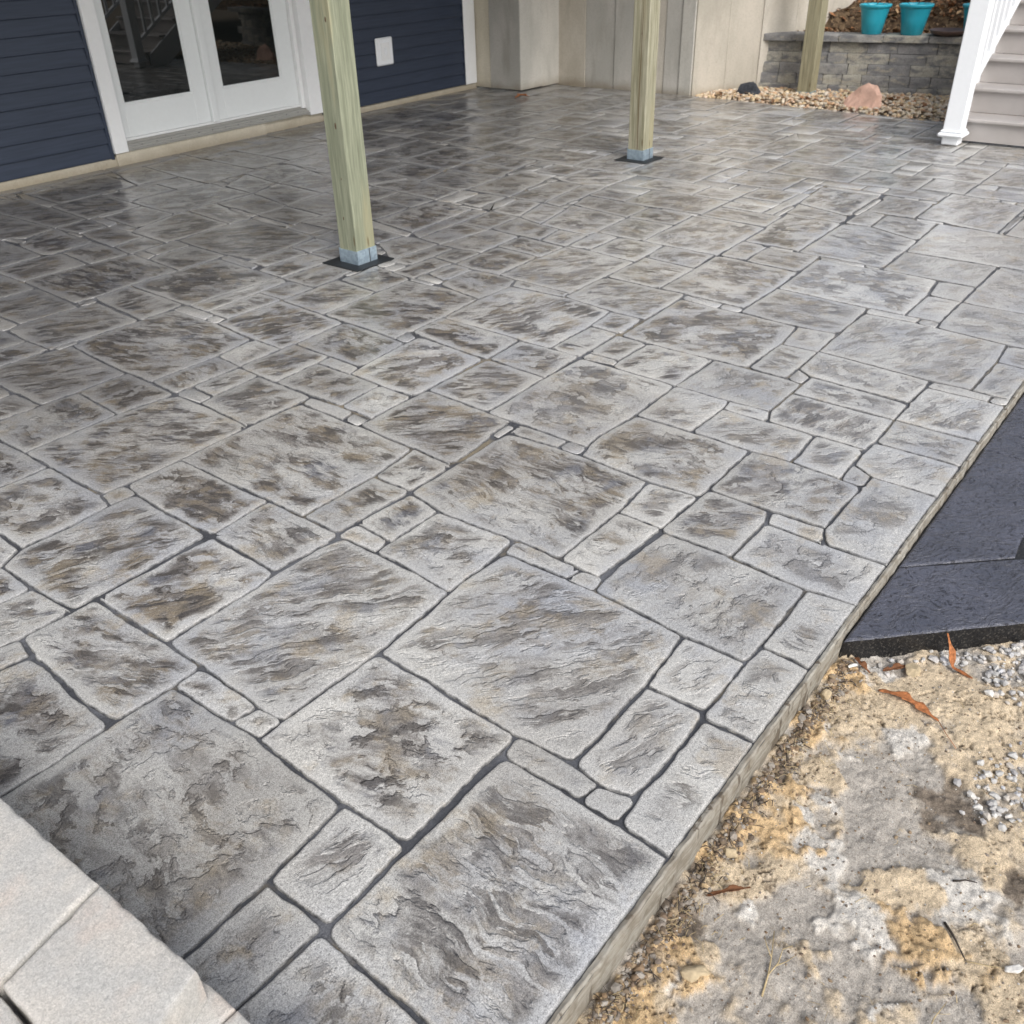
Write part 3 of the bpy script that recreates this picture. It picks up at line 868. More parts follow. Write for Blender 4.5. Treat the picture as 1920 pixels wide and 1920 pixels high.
6444,6431 6600,6439 6602,6590 6445,6594
8119,3396 8253,3397 8253,3547 8123,3551
7506,5076 7657,5072 7659,5229 7504,5229
6447,6595 6595,6594 6602,6754 6439,6754
5687,6759 5842,6753 5834,6895 5683,6895
4782,7058 4917,7057 4921,7191 4784,7186
5021,1994 5059,1994 5059,2132 5021,2132
9343,2936 9417,2936 9417,3250 9343,3250
6301,2434 6459,2434 6459,2492 6301,2492
5361,4134 5639,4134 5639,4172 5361,4172
8258,4917 8418,4911 8421,5075 8261,5073
6141,4314 6179,4314 6179,4672 6141,4672
3643,3936 3717,3936 3717,4010 3643,4010
4208,6151 4273,6173 4294,6333 4216,6327
4982,1473 5022,1484 5036,1565 4975,1561
3281,3794 3399,3794 3399,3832 3281,3832
6041,1474 6079,1474 6079,1632 6041,1632
9345,6435 9601,6437 9592,6589 9340,6587
7058,7517 7358,7511 7359,7611 7067,7613
3243,7236 3337,7236 3337,7350 3243,7350
8267,5073 8419,5075 8418,5229 8260,5228
6758,7515 7055,7519 7060,7610 6767,7605
7361,5377 7498,5380 7497,5534 7363,5525
3821,4374 3859,4374 3859,4532 3821,4532
4741,4074 4779,4074 4779,4272 4741,4272
3343,7256 3457,7256 3457,7350 3343,7350
6501,1654 6559,1654 6559,1772 6501,1772
5781,4234 5839,4234 5839,4412 5781,4412
2945,7195 3097,7198 3098,7348 2943,7354
5003,5656 5077,5656 5077,5810 5003,5810
2841,5814 2879,5814 2879,5972 2841,5972
9344,6298 9594,6299 9595,6429 9339,6429
5081,7514 5519,7514 5519,7552 5081,7552
8887,4161 9013,4160 9017,4312 8878,4313
9341,2494 9379,2494 9379,2932 9341,2932
7499,6897 7657,6897 7656,7053 7502,7049
3181,6134 3359,6134 3359,6172 3181,6172
7368,5541 7495,5533 7498,5675 7365,5673
6901,6761 7053,6752 7053,6887 6901,6889
7367,5237 7493,5240 7493,5373 7367,5368
6761,1234 6819,1234 6819,1332 6761,1332
8125,5378 8256,5378 8258,5529 8121,5528
6461,1114 6739,1114 6739,1152 6461,1152
9487,7192 9595,7199 9592,7514 9482,7509
4161,4714 4199,4714 4199,4872 4161,4872
4779,6357 4914,6351 4921,6433 4785,6431
4845,5536 4918,5536 4917,5652 4838,5652
3781,5274 3819,5274 3819,5432 3781,5432
9342,3711 9473,3715 9477,3850 9343,3853
7662,7193 7816,7201 7818,7349 7661,7346
8120,5840 8255,5834 8256,5986 8119,5987
7505,6759 7654,6752 7662,6890 7506,6891
7666,7357 7819,7352 7820,7506 7663,7507
3463,7276 3577,7276 3577,7350 3463,7350
2940,7114 3100,7120 3101,7191 2940,7186
4663,7376 4737,7376 4737,7530 4663,7530
8726,6893 8882,6891 8879,7054 8718,7048
3103,7256 3177,7256 3177,7350 3103,7350
3581,7294 3719,7294 3719,7352 3581,7352
5801,4414 5839,4414 5839,4612 5801,4612
4803,5356 4877,5356 4877,5450 4803,5450
4303,6236 4377,6236 4377,6330 4303,6330
4463,5076 4537,5076 4537,5150 4463,5150
6461,2454 6599,2454 6599,2492 6461,2492
4861,5654 4919,5654 4919,5772 4861,5772
8727,6755 8872,6758 8881,6889 8720,6888
4201,4834 4319,4834 4319,4872 4201,4872
3801,5434 3839,5434 3839,5552 3801,5552
3721,7314 3839,7314 3839,7372 3721,7372
7665,7514 7817,7514 7817,7627 7666,7630
5961,4614 6139,4614 6139,4652 5961,4652
5643,4136 5717,4136 5717,4210 5643,4210
9341,6599 9475,6592 9479,6746 9344,6747
3101,7114 3139,7114 3139,7252 3101,7252
4721,7054 4779,7054 4779,7192 4721,7192
6781,1334 6819,1334 6819,1432 6781,1432
5763,4156 5837,4156 5837,4230 5763,4230
3541,6714 3679,6714 3679,6752 3541,6752
6521,1774 6559,1774 6559,1872 6521,1872
4823,5456 4897,5456 4897,5530 4823,5530
5423,5836 5497,5836 5497,5930 5423,5930
6743,1116 6817,1116 6817,1230 6743,1230
5101,3634 5199,3634 5199,3672 5101,3672
4541,6334 4699,6334 4699,6372 4541,6372
6241,5734 6299,5734 6299,5872 6241,5872
5201,3654 5299,3654 5299,3692 5201,3692
4383,6276 4457,6276 4457,6350 4383,6350
5661,4554 5799,4554 5799,4592 5661,4592
5961,7514 6139,7514 6139,7572 5961,7572
4761,4274 4799,4274 4799,4372 4761,4372
5083,5736 5157,5736 5157,5810 5083,5810
7368,7513 7493,7514 7494,7613 7361,7612
9483,6601 9594,6597 9594,6749 9483,6748
4703,6356 4777,6356 4777,6430 4703,6430
4941,5994 4979,5994 4979,6132 4941,6132
5421,5934 5479,5934 5479,6032 5421,6032
6606,7519 6735,7513 6732,7587 6599,7594
5841,6054 5999,6054 5999,6092 5841,6092
9478,7511 9599,7514 9598,7652 9486,7650
4401,5834 4499,5834 4499,5872 4401,5872
4881,5774 4919,5774 4919,5872 4881,5872
6261,5874 6299,5874 6299,6012 6261,6012
9521,4414 9559,4414 9559,4632 9521,4632
9441,3574 9479,3574 9479,3712 9441,3712
7962,815 8414,817 8416,1435 7967,1429
7960,513 8577,513 8572,807 7962,805
5901,794 5999,794 5999,832 5901,832
9019,1014 9241,1015 9233,1428 9019,1426
123,956 197,956 197,1110 123,1110
9021,974 9179,974 9179,1012 9021,1012
-700,2952 -99,2955 -102,3547 -701,3551
-696,4020 -99,4013 -101,4609 -697,4615
-695,6293 -103,6300 -106,6889 -702,6886
1284,4381 1472,4376 1473,4770 1286,4770
6599,513 7059,513 7055,1106 6601,1107
-696,6897 -238,6896 -239,7373 -696,7366
8419,974 9020,976 9012,1435 8425,1434
-698,2036 -103,2031 -104,2495 -694,2486
362,2594 641,2594 638,2946 362,2949
361,2952 820,2956 816,3547 368,3545
5383,513 5974,513 5981,795 5381,788
7062,513 7652,513 7659,973 7059,972
221,3555 660,3554 656,4147 228,4153
225,6292 657,6298 652,6886 225,6894
1121,6433 1578,6431 1579,7045 1127,7050
-538,5534 54,5539 58,5990 -535,5991
2039,6375 2497,6378 2492,6592 2038,6592
2045,6892 2493,6891 2500,7353 2042,7347
4920,513 5374,513 5377,633 4927,628
-694,3561 -247,3557 -245,4010 -696,4005
-235,3560 213,3554 213,4014 -240,4008
228,4160 655,4155 662,4605 223,4612
1128,5992 1577,5992 1582,6426 1124,6431
663,6135 1114,6138 1117,6590 660,6592
1738,5257 1896,5261 1897,5531 1747,5534
-99,513 334,513 337,948 -99,951
-92,2336 362,2335 359,2790 -101,2787
-100,3096 361,3093 356,3552 -94,3549
1282,4132 1397,4132 1397,4312 1282,4311
2506,6898 2742,6894 2739,7347 2502,7347
8584,513 9017,513 9022,969 8583,972
9021,513 9172,513 9175,969 9024,973
659,4776 1116,4778 1120,5225 659,5234
1284,4812 1712,4819 1716,5235 1284,5230
1283,5535 1734,5539 1737,5994 1288,5986
225,5840 659,5838 652,6292 225,6289
2498,7355 2934,7359 2939,7473 2503,7470
659,4153 1275,4153 1282,4471 664,4467
660,5540 1281,5532 1278,5831 658,5834
-693,1436 -108,1431 -101,1734 -700,1729
-533,5993 57,5998 55,6287 -535,6290
1045,7355 1580,7358 1577,7433 1039,7435
-693,1119 -106,1113 -106,1433 -695,1431
2040,6598 2521,6591 2515,6887 2039,6894
2645,6818 2818,6814 2817,6894 2639,6888
1586,7198 1878,7197 1881,7431 1579,7434
-240,6900 56,6891 54,7346 -234,7348
64,6900 353,6900 355,7351 60,7354
7665,513 7954,513 7956,971 7665,975
-241,5237 218,5239 217,5528 -238,5527
362,6894 821,6900 814,7190 359,7194
404,7195 820,7192 815,7412 402,7409
-92,4317 214,4312 213,4772 -96,4774
-533,5071 -245,5072 -238,5528 -534,5528
364,5373 660,5373 660,5825 363,5835
1586,6436 2036,6440 2034,6754 1587,6746
-702,817 -247,811 -242,1109 -697,1108
-396,2495 -99,2499 -105,2954 -400,2949
666,3714 972,3713 978,4146 661,4153
-534,513 -102,513 -99,814 -533,806
-93,1433 95,1432 101,1868 -96,1872
-536,1738 -104,1735 -106,2031 -533,2030
228,2196 454,2198 460,2326 224,2332
220,4620 513,4621 514,5069 226,5070
-400,4616 -102,4611 -105,5072 -399,5069
-101,4776 220,4776 216,5228 -101,5226
661,5834 1115,5834 1118,6133 666,6134
666,6593 1118,6594 1121,6891 663,6891
1744,5540 2042,5539 2039,5990 1743,5991
1579,6137 1882,6140 1881,6432 1581,6432
982,7061 1273,7059 1279,7349 986,7346
-94,2794 221,2798 218,3091 -96,3095
819,4471 1122,4480 1113,4769 827,4771
819,5240 1116,5239 1119,5531 819,5530
1283,7058 1579,7058 1579,7347 1287,7348
-692,2636 -398,2635 -403,2952 -692,2950
818,3598 1016,3596 1013,3707 825,3708
-701,4619 -401,4611 -401,4907 -699,4906
-95,4017 219,4014 212,4305 -97,4308
1747,6760 2039,6752 2037,7047 1745,7054
224,2796 357,2795 361,3086 219,3094
984,3716 1117,3717 1120,4015 986,4009
668,4480 819,4480 817,4773 667,4774
1126,5081 1272,5074 1277,5373 1120,5373
223,5235 361,5235 353,5528 225,5528
1283,5232 1416,5239 1415,5526 1285,5533
221,5533 361,5540 359,5835 227,5826
1579,5993 1876,5993 1872,6133 1585,6132
1584,6894 1739,6891 1737,7192 1588,7192
2184,7352 2494,7361 2495,7449 2181,7450
-698,4913 -541,4915 -538,5226 -699,5229
-699,5238 -544,5231 -542,5533 -699,5528
-698,5533 -542,5535 -548,5829 -698,5826
-694,6000 -543,5997 -541,6287 -697,6289
-695,2500 -407,2497 -400,2631 -700,2635
4782,513 4918,513 4916,634 4785,626
-98,6599 222,6601 220,6750 -96,6750
-236,816 -106,817 -102,1112 -240,1109
63,1874 220,1880 218,2191 59,2190
1125,3918 1254,3914 1258,4153 1120,4147
368,5072 513,5073 512,5366 364,5368
519,5081 654,5074 655,5367 525,5370
65,6135 214,6138 213,6433 60,6431
820,6893 981,6898 977,7190 825,7186
822,7196 972,7192 972,7408 828,7413
-697,1732 -538,1737 -545,2030 -700,2027
1739,7057 2035,7060 2032,7193 1746,7193
1887,7357 2180,7358 2177,7454 1885,7450
1128,4617 1278,4613 1276,4907 1119,4906
2039,5860 2174,5859 2176,6132 2038,6126
527,4774 659,4780 660,5066 519,5070
60,5681 213,5680 218,5988 59,5994
1882,5997 2034,5998 2034,6291 1878,6293
-98,6753 220,6759 214,6892 -94,6886
8423,817 8580,812 8581,968 8424,972
1122,4480 1277,4473 1272,4609 1120,4609
1122,4917 1278,4920 1274,5074 1121,5066
225,5075 353,5074 354,5234 226,5231
663,5237 816,5239 817,5367 664,5367
1584,5237 1735,5240 1735,5372 1588,5369
664,5371 814,5379 813,5533 664,5525
1124,5379 1273,5373 1275,5526 1123,5526
1586,5378 1735,5377 1738,5531 1584,5527
7067,977 7197,971 7193,1114 7068,1112
-96,1874 58,1873 53,2032 -98,2026
-96,2038 58,2033 57,2193 -100,2193
-235,5072 -104,5078 -104,5232 -233,5228
-102,6297 59,6293 61,6428 -100,6425
-93,6438 60,6440 60,6585 -95,6590
-534,4914 -405,4913 -404,5065 -535,5073
-698,513 -545,513 -546,668 -697,673
527,4619 657,4615 652,4769 519,4771
63,5536 214,5536 215,5674 65,5666
65,5992 213,5992 216,6127 61,6130
64,6434 218,6435 220,6592 59,6586
988,6894 1115,6899 1113,7054 983,7052
-692,676 -541,675 -547,806 -699,805
667,3560 819,3559 812,3711 659,3705
1423,5240 1574,5232 1575,5367 1426,5370
1419,5380 1578,5375 1575,5534 1426,5533
-101,2200 60,2191 52,2328 -94,2328
61,2200 221,2196 217,2332 65,2329
1882,6297 2040,6292 2037,6426 1879,6429
1878,7191 2039,7194 2041,7347 1886,7347
7826,1120 7957,1113 7954,1265 7819,1272
1120,5831 1277,5835 1273,5991 1120,5994
1585,6757 1737,6756 1737,6886 1580,6887
7824,981 7956,978 7956,1112 7823,1109
-700,5834 -541,5832 -545,5991 -697,5993
985,4016 1117,4017 1117,4150 981,4149
343,516 457,516 457,590 343,590
103,1676 177,1676 177,1750 103,1750
103,1796 177,1796 177,1870 103,1870
223,2036 297,2036 297,2190 223,2190
363,2336 497,2336 497,2590 363,2590
643,2816 717,2816 717,2950 643,2950
723,2856 837,2856 837,2950 723,2950
823,3516 897,3516 897,3590 823,3590
1123,3756 1197,3756 1197,3910 1123,3910
1483,4536 1557,4536 1557,4810 1483,4810
1563,4696 1637,4696 1637,4810 1563,4810
1723,5016 1797,5016 1797,5230 1723,5230
1903,5396 1977,5396 1977,5530 1903,5530
2043,5756 2117,5756 2117,5850 2043,5850
2183,5996 2257,5996 2257,6370 2183,6370
2043,6136 2177,6136 2177,6370 2043,6370
2263,6156 2337,6156 2337,6370 2263,6370
2343,6296 2417,6296 2417,6370 2343,6370
2523,6716 2597,6716 2597,6890 2523,6890
2743,7136 2937,7136 2937,7350 2743,7350
4721,514 4779,514 4779,632 4721,632
9181,794 9219,794 9219,1012 9181,1012
5961,834 5999,834 5999,952 5961,952
181,1734 279,1734 279,1772 181,1772
301,2094 339,2094 339,2192 301,2192
501,2474 539,2474 539,2592 501,2592
641,2694 679,2694 679,2812 641,2812
1021,3674 1119,3674 1119,3712 1021,3712
1261,3994 1299,3994 1299,4132 1261,4132
1401,4274 1439,4274 1439,4372 1401,4372
1281,4314 1399,4314 1399,4372 1281,4372
1281,4774 1479,4774 1479,4812 1281,4812
1721,4914 1759,4914 1759,5012 1721,5012
1801,5154 1839,5154 1839,5252 1801,5252
2601,6734 2639,6734 2639,6892 2601,6892
2641,6774 2739,6774 2739,6812 2641,6812
361,7194 399,7194 399,7392 361,7392
-239,7354 199,7354 199,7392 -239,7392
201,7354 359,7354 359,7392 201,7392
"""
# ------------------------------------------------------------------ patio: slab and its stamped stones
BB = None
def near_edges(i, P):
    """edges of the neighbouring stones' outlines"""
    global BB, PA
    if BB is None:
        PA = [np.array(q) / 1000.0 for q in SL]; BB = np.array([[*q.min(0), *q.max(0)] for q in PA])
    x0, y0 = P.min(0) - .03; x1, y1 = P.max(0) + .03
    hit = np.nonzero((BB[:, 0] < x1) & (BB[:, 2] > x0) & (BB[:, 1] < y1) & (BB[:, 3] > y0))[0]
    out = []
    for j in hit:
        if j == i: continue
        q = PA[j]
        for k in range(len(q)):
            a, b = q[k], q[(k + 1) % len(q)]
            if max(a[0], b[0]) > x0 and min(a[0], b[0]) < x1 and max(a[1], b[1]) > y0 and min(a[1], b[1]) < y1: out.append((a[0], a[1], b[0], b[1]))
    return out
def stone_mesh(P, i, far):
    """one stamped stone: rounded, wavering outline, rolled edge and slightly uneven face; returns verts, faces, inner, seed"""
    r = random.Random(1000 + i); P = np.array(P) / 1000.0; n = len(P)
    cen = P.mean(0); dist = float(np.hypot(*cen)); size = math.sqrt(abs(.5 * np.sum(P[:, 0] * np.roll(P[:, 1], -1) - P[:, 1] * np.roll(P[:, 0], -1))))
    s = min(max(dist * .0052, .010), .05); s = min(s, size * .25)
    if far: s = size * .33
    ins = -.0052 if dist < 2.6 else (-.0030 if dist < 4.5 else .0005)
    # corner rounding
    Q = []
    for k in range(n):
        a, b, c = P[k - 1], P[k], P[(k + 1) % n]; la = np.linalg.norm(a - b); lc = np.linalg.norm(c - b)
        turn = abs(np.cross((b - a) / la, (c - b) / lc)) if la > 1e-6 and lc > 1e-6 else 0
        rad = min(r.uniform(.004, .020) * (1 if turn > .5 else .5), la * .35, lc * .35)
        p1 = b + (a - b) / la * rad; p2 = b + (c - b) / lc * rad
        if far: Q += [p1, p2]; continue
        for t in (0, .33, .67, 1): Q.append((1 - t) ** 2 * p1 + 2 * t * (1 - t) * b + t * t * p2)
    Q = np.array(Q)
    L = []
    for k in range(len(Q)):
        a, b = Q[k], Q[(k + 1) % len(Q)]; d = np.linalg.norm(b - a)
        if d < 1e-5: continue
        m = max(1, int(round(d / (s * 1.3)))) if not far else max(1, int(d / .12))
        for j in range(m): L.append(a + (b - a) * j / m)
    L = np.array(L)
    T = np.roll(L, -1, 0) - np.roll(L, 1, 0); T /= np.linalg.norm(T, axis=1)[:, None] + 1e-9; N = np.stack([-T[:, 1], T[:, 0]], 1)   # inward for ccw
    wob = fbm(L[:, 0] * 9 + i * 3.1, L[:, 1] * 9, 2, 5) * .0070 + npnoise(L[:, 0] * 38 + i, L[:, 1] * 38, 9) * .0028
    edge_fix = (L[:, 1] < .516)
    # joints: keep the neighbour a finger's width away, whatever the two outlines say
    d = np.full(len(L), .05)
    for (ax, ay, bx, by) in near_edges(i, P):
        t = np.clip(((L[:, 0] - ax) * (bx - ax) + (L[:, 1] - ay) * (by - ay)) / ((bx - ax) ** 2 + (by - ay) ** 2 + 1e-12), 0, 1)
        ex, ey = ax + t * (bx - ax) - L[:, 0], ay + t * (by - ay) - L[:, 1]; q = np.hypot(ex, ey)
        q = np.where((ex * N[:, 0] + ey * N[:, 1] > 0) & (q < .02), -q, q)      # neighbour's edge lies inside this stone
        d = np.where(np.abs(q) < np.abs(d), q, d)
    g = .0058 if dist < 3 else (.0068 if dist < 5 else .009)
    g = g * (1 + .7 * npnoise(L[:, 0] * 3.1, L[:, 1] * 3.1, 77))
    wob = wob * .8 + np.clip((g - d) / 2, -.0100, .012)
    wob = np.where(edge_fix, np.abs(wob) * .15, wob)
    L = L + N * wob[:, None]
    k_ = min(1.0, size / .12)
    rings = [(0, -.0070), (.0012, -.0026), (.0026, -.0007), (.0070, .0)] if not far else [(0, -.007), (.0025, -.0018), (.007, 0)]
    z0 = r.uniform(-.0008, .0010) if not far else r.uniform(-.0006, .0006)
    tiltx, tilty = r.uniform(-.002, .002), r.uniform(-.002, .002)
    def zf(x, y, d):
        a = fbm(x * 6 + i * 5.3, y * 6 - i * 2.1, 3, 21) * .0018 * np.clip(d / .05, 0, 1)
        return z0 + a + (x - cen[0]) * tiltx + (y - cen[1]) * tilty
    V = []; inner = []
    m = len(L)
    for d, z in rings:
        X = L + N * d * k_
        zz = zf(X[:, 0], X[:, 1], np.full(m, d)) + z * k_
        V += [(X[j, 0], X[j, 1], float(zz[j])) for j in range(m)]; inner += [d / .055] * m
    F_ = []; nr = len(rings)
    for a in range(nr - 1):
        for j in range(m): F_.append((a * m + j, a * m + (j + 1) % m, (a + 1) * m + (j + 1) % m, (a + 1) * m + j))
    R3 = np.array([v[:2] for v in V[(nr - 1) * m:]])
    if far:
        F_.append(tuple(range((nr - 1) * m, nr * m)))
        inner = [min(1, q * 3) for q in inner]
        # a centre vertex so that the face is not all rim
        return V, F_, inner, r.random(), .7
    x0, y0 = R3.min(0); x1, y1 = R3.max(0)
    gx = np.arange(x0, x1, s); gy = np.arange(y0, y1, s); GX, GY = np.meshgrid(gx, gy)
    GX = GX + (np.arange(GX.shape[0])[:, None] % 2) * s * .5; GX = GX.ravel(); GY = GY.ravel()
    insd = np.zeros(len(GX), bool); dd = np.full(len(GX), 1e9)
    for j in range(m):
        ax, ay = R3[j]; bx, by = R3[(j + 1) % m]
        c = ((ay > GY) != (by > GY)) & (GX < (bx - ax) * (GY - ay) / ((by - ay) or 1e-12) + ax); insd ^= c
        t = np.clip(((GX - ax) * (bx - ax) + (GY - ay) * (by - ay)) / ((bx - ax) ** 2 + (by - ay) ** 2 + 1e-12), 0, 1)
        dd = np.minimum(dd, np.hypot(GX - ax - t * (bx - ax), GY - ay - t * (by - ay)))
    ok = insd & (dd > s * .55)
    gx, gy, gd = GX[ok], GY[ok], dd[ok] + .007
    gz = zf(gx, gy, gd)
    pts = [Vector((float(a), float(b))) for a, b in R3] + [Vector((float(a), float(b))) for a, b in zip(gx, gy)]
    edges = [(j, (j + 1) % m) for j in range(m)]
    ov, oe, of, orig, _, _ = geometry.delaunay_2d_cdt(pts, edges, [], 1, 1e-7)
    base = (nr - 1) * m; mp = {}
    for k in range(len(ov)):
        o = orig[k][0] if orig[k] else -1
        if 0 <= o < m: mp[k] = base + o
        else:
            mp[k] = len(V)
            if o >= m: V.append((ov[k][0], ov[k][1], float(gz[o - m]))); inner.append(min(1.0, float(gd[o - m]) / .055))
            else: V.append((ov[k][0], ov[k][1], z0)); inner.append(.2)
    for f in of: F_.append(tuple(mp[k] for k in f))
    cx, cy = cen
    st = .50 + .50 * r.random() + .42 * float(sstep(.9, 2.6, np.array(cy))) - .25 * float(sstep(2.5, 6, np.array(cx)) * (1 - sstep(3.0, 5.0, np.array(cy))))
    return V, F_, inner, r.random(), max(.25, min(1.35, st))
def put_attrs(me, **a):
    for k, v in a.items():
        at = me.attributes.new(k, 'FLOAT', 'POINT'); at.data.foreach_set('value', np.asarray(v, dtype=np.float32))
SL = [[tuple(map(float, q.split(','))) for q in ln.split()] for ln in STONES.strip().split('\n')]
patio = empty('patio'); tag(patio, 'grey patio of stamped concrete in an ashlar slate pattern in front of the house', None, None, 'structure')
# slab body: top lies below the stones and shows as their joints; the wall side follows the house
def wall_y(x): return 7.49 + (x - 3.17) * .0314
mb = MB(); TOP = -.0072
nx_ = 150; xs = np.linspace(-.72, 9.37, nx_)
yb = .500 + fbm(xs * 5, xs * 0, 3, 3) * .0035 + npnoise(xs * 40, xs * 0, 4) * .0012
ring = [(float(a), float(b)) for a, b in zip(xs, yb)] + [(9.63, 5.16), (9.63, 7.70), (-.72, 7.365)]
top = [(a, b, TOP) for a, b in ring]
mb.add(top, [tuple(range(len(top)))])
# front rim (a thin raised lip of plain concrete) and the side face down to the soil
rows = [(.0135, TOP), (.0125, -.0035), (.004, -.0015), (0, -.004), (-.002, -.03), (.001, -.07), (.0, -.16)]
n0 = len(rows); vs = []; nsub = 900; xs2 = np.linspace(-.72, 9.37, nsub)
yb2 = np.interp(xs2, xs, yb); jj = npnoise(xs2 * 60, xs2 * 0 + .3, 8) * .0014 + npnoise(xs2 * 17, xs2 * 0 + .3, 12) * .002
for k, (dy, z) in enumerate(rows):
    w_ = npnoise(xs2 * 25, xs2 * 0 + k * 3.7, 6) * (.0012 if z > -.02 else .003)
    for a, b, j, q in zip(xs2, yb2, jj, w_): vs.append((float(a), float(b + dy + j + q), z + (float(q) if 0 < k < 4 else 0)))
fs = [(k * nsub + j, (k + 1) * nsub + j, (k + 1) * nsub + j + 1, k * nsub + j + 1) for k in range(n0 - 1) for j in range(nsub - 1)]
mb.add(vs, fs, 1)
mb.add([(9.37, .5, TOP), (9.37, .5, -.2), (9.63, 5.16, TOP), (9.63, 5.16, -.2)], [(0, 1, 3, 2)], 1)
slab = mb.obj('slab', [M['grout'], M['side']], patio)
farV, farF, farI, farS, farT = [], [], [], [], []
for i, P in enumerate(SL):
    far = i >= 300
    V, F_, inn, sd_, st = stone_mesh(P, i, far)
    if far:
        n = len(farV); farV += V; farF += [tuple(n + k for k in f) for f in F_]; farI += inn; farS += [sd_] * len(V); farT += [st] * len(V); continue
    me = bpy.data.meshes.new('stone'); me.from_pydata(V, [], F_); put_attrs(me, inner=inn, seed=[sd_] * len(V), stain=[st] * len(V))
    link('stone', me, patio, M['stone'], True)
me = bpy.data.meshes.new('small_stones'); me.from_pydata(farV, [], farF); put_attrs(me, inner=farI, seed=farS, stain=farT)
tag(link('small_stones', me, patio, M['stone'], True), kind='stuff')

# ------------------------------------------------------------------ black walkway beside the slab (2-3 cm lower)
walk = empty('walkway'); tag(walk, 'black sealed concrete walkway meeting the edge of the grey patio', None, None, 'structure')
ZB = -.030
def poly_prism(name, pts, zt, zb, mats, parent, step=.02, edge=.006, wob=.002):
    """slab piece with a softly worn top edge, from a ccw outline"""
    L = []
    n = len(pts)
    for k in range(n):
        a = Vector(pts[k]); b = Vector(pts[(k + 1) % n]); d = (b - a).length; m = max(1, int(d / step))
        for j in range(m):
            p = a.lerp(b, j / m); L.append(p)
    m = len(L); V = []; Fc = []; mi = []
    N = []
    for j in range(m):
        t = (L[(j + 1) % m] - L[j - 1]).normalized(); N.append(Vector((-t.y, t.x)))
    prof = [(0, zb), (0, zt - edge), (edge * .35, zt - edge * .3), (edge * 1.2, zt)]
    for k, (d, z) in enumerate(prof):
        for j in range(m):
            p = L[j]; w_ = noise.noise(Vector((p.x * 14, p.y * 14, 3.0))) * wob + noise.noise(Vector((p.x * 60, p.y * 60, k * 2.0))) * wob * .5
            q = p + N[j] * (d + w_); V.append((q.x, q.y, z))
    for k in range(3):
        for j in range(m): Fc.append((k * m + j, k * m + (j + 1) % m, (k + 1) * m + (j + 1) % m, (k + 1) * m + j)); mi.append(1 if k == 0 else 0)
    Fc.append(tuple(3 * m + j for j in range(m))); mi.append(0)
    me = bpy.data.meshes.new(name); me.from_pydata(V, [], Fc); me.polygons.foreach_set('material_index', mi)
    return link(name, me, parent, mats)
mb = MB()
wp = [(1.990, .4965), (2.375, .118), (3.42, -.93), (9.0, -.93), (9.0, .4965)]
vs = [(a, b, ZB - .007) for a, b in wp] + [(a, b, -.14) for a, b in wp]
mb.add(vs, [tuple(range(5))] + [(k, k + 5, (k + 1) % 5 + 5, (k + 1) % 5) for k in range(5)], 0)
mb.obj('slab', [M['blackface']], walk)
poly_prism('stone', [(1.992, .494), (2.377, .116), (3.425, -.932), (3.80, -.932), (2.770, .098), (2.660, .222), (2.406, .492)], ZB, -.125, [M['black'], M['blackface']], walk)
poly_prism('stone', [(2.414, .492), (2.664, .232), (2.755, .240), (3.30, .243), (3.30, .492)], ZB, -.125, [M['black'], M['blackface']], walk, wob=.0015)
poly_prism('stone', [(2.762, .222), (2.79, .105), (3.30, -.40), (3.30, .232)], ZB - .001, -.125, [M['fnd'], M['fnd']], walk)
poly_prism('stone', [(3.308, -.42), (3.81, -.93), (8.99, -.93), (8.99, .494), (3.308, .494)], ZB - .001, -.125, [M['black'], M['blackface']], walk, step=.08)

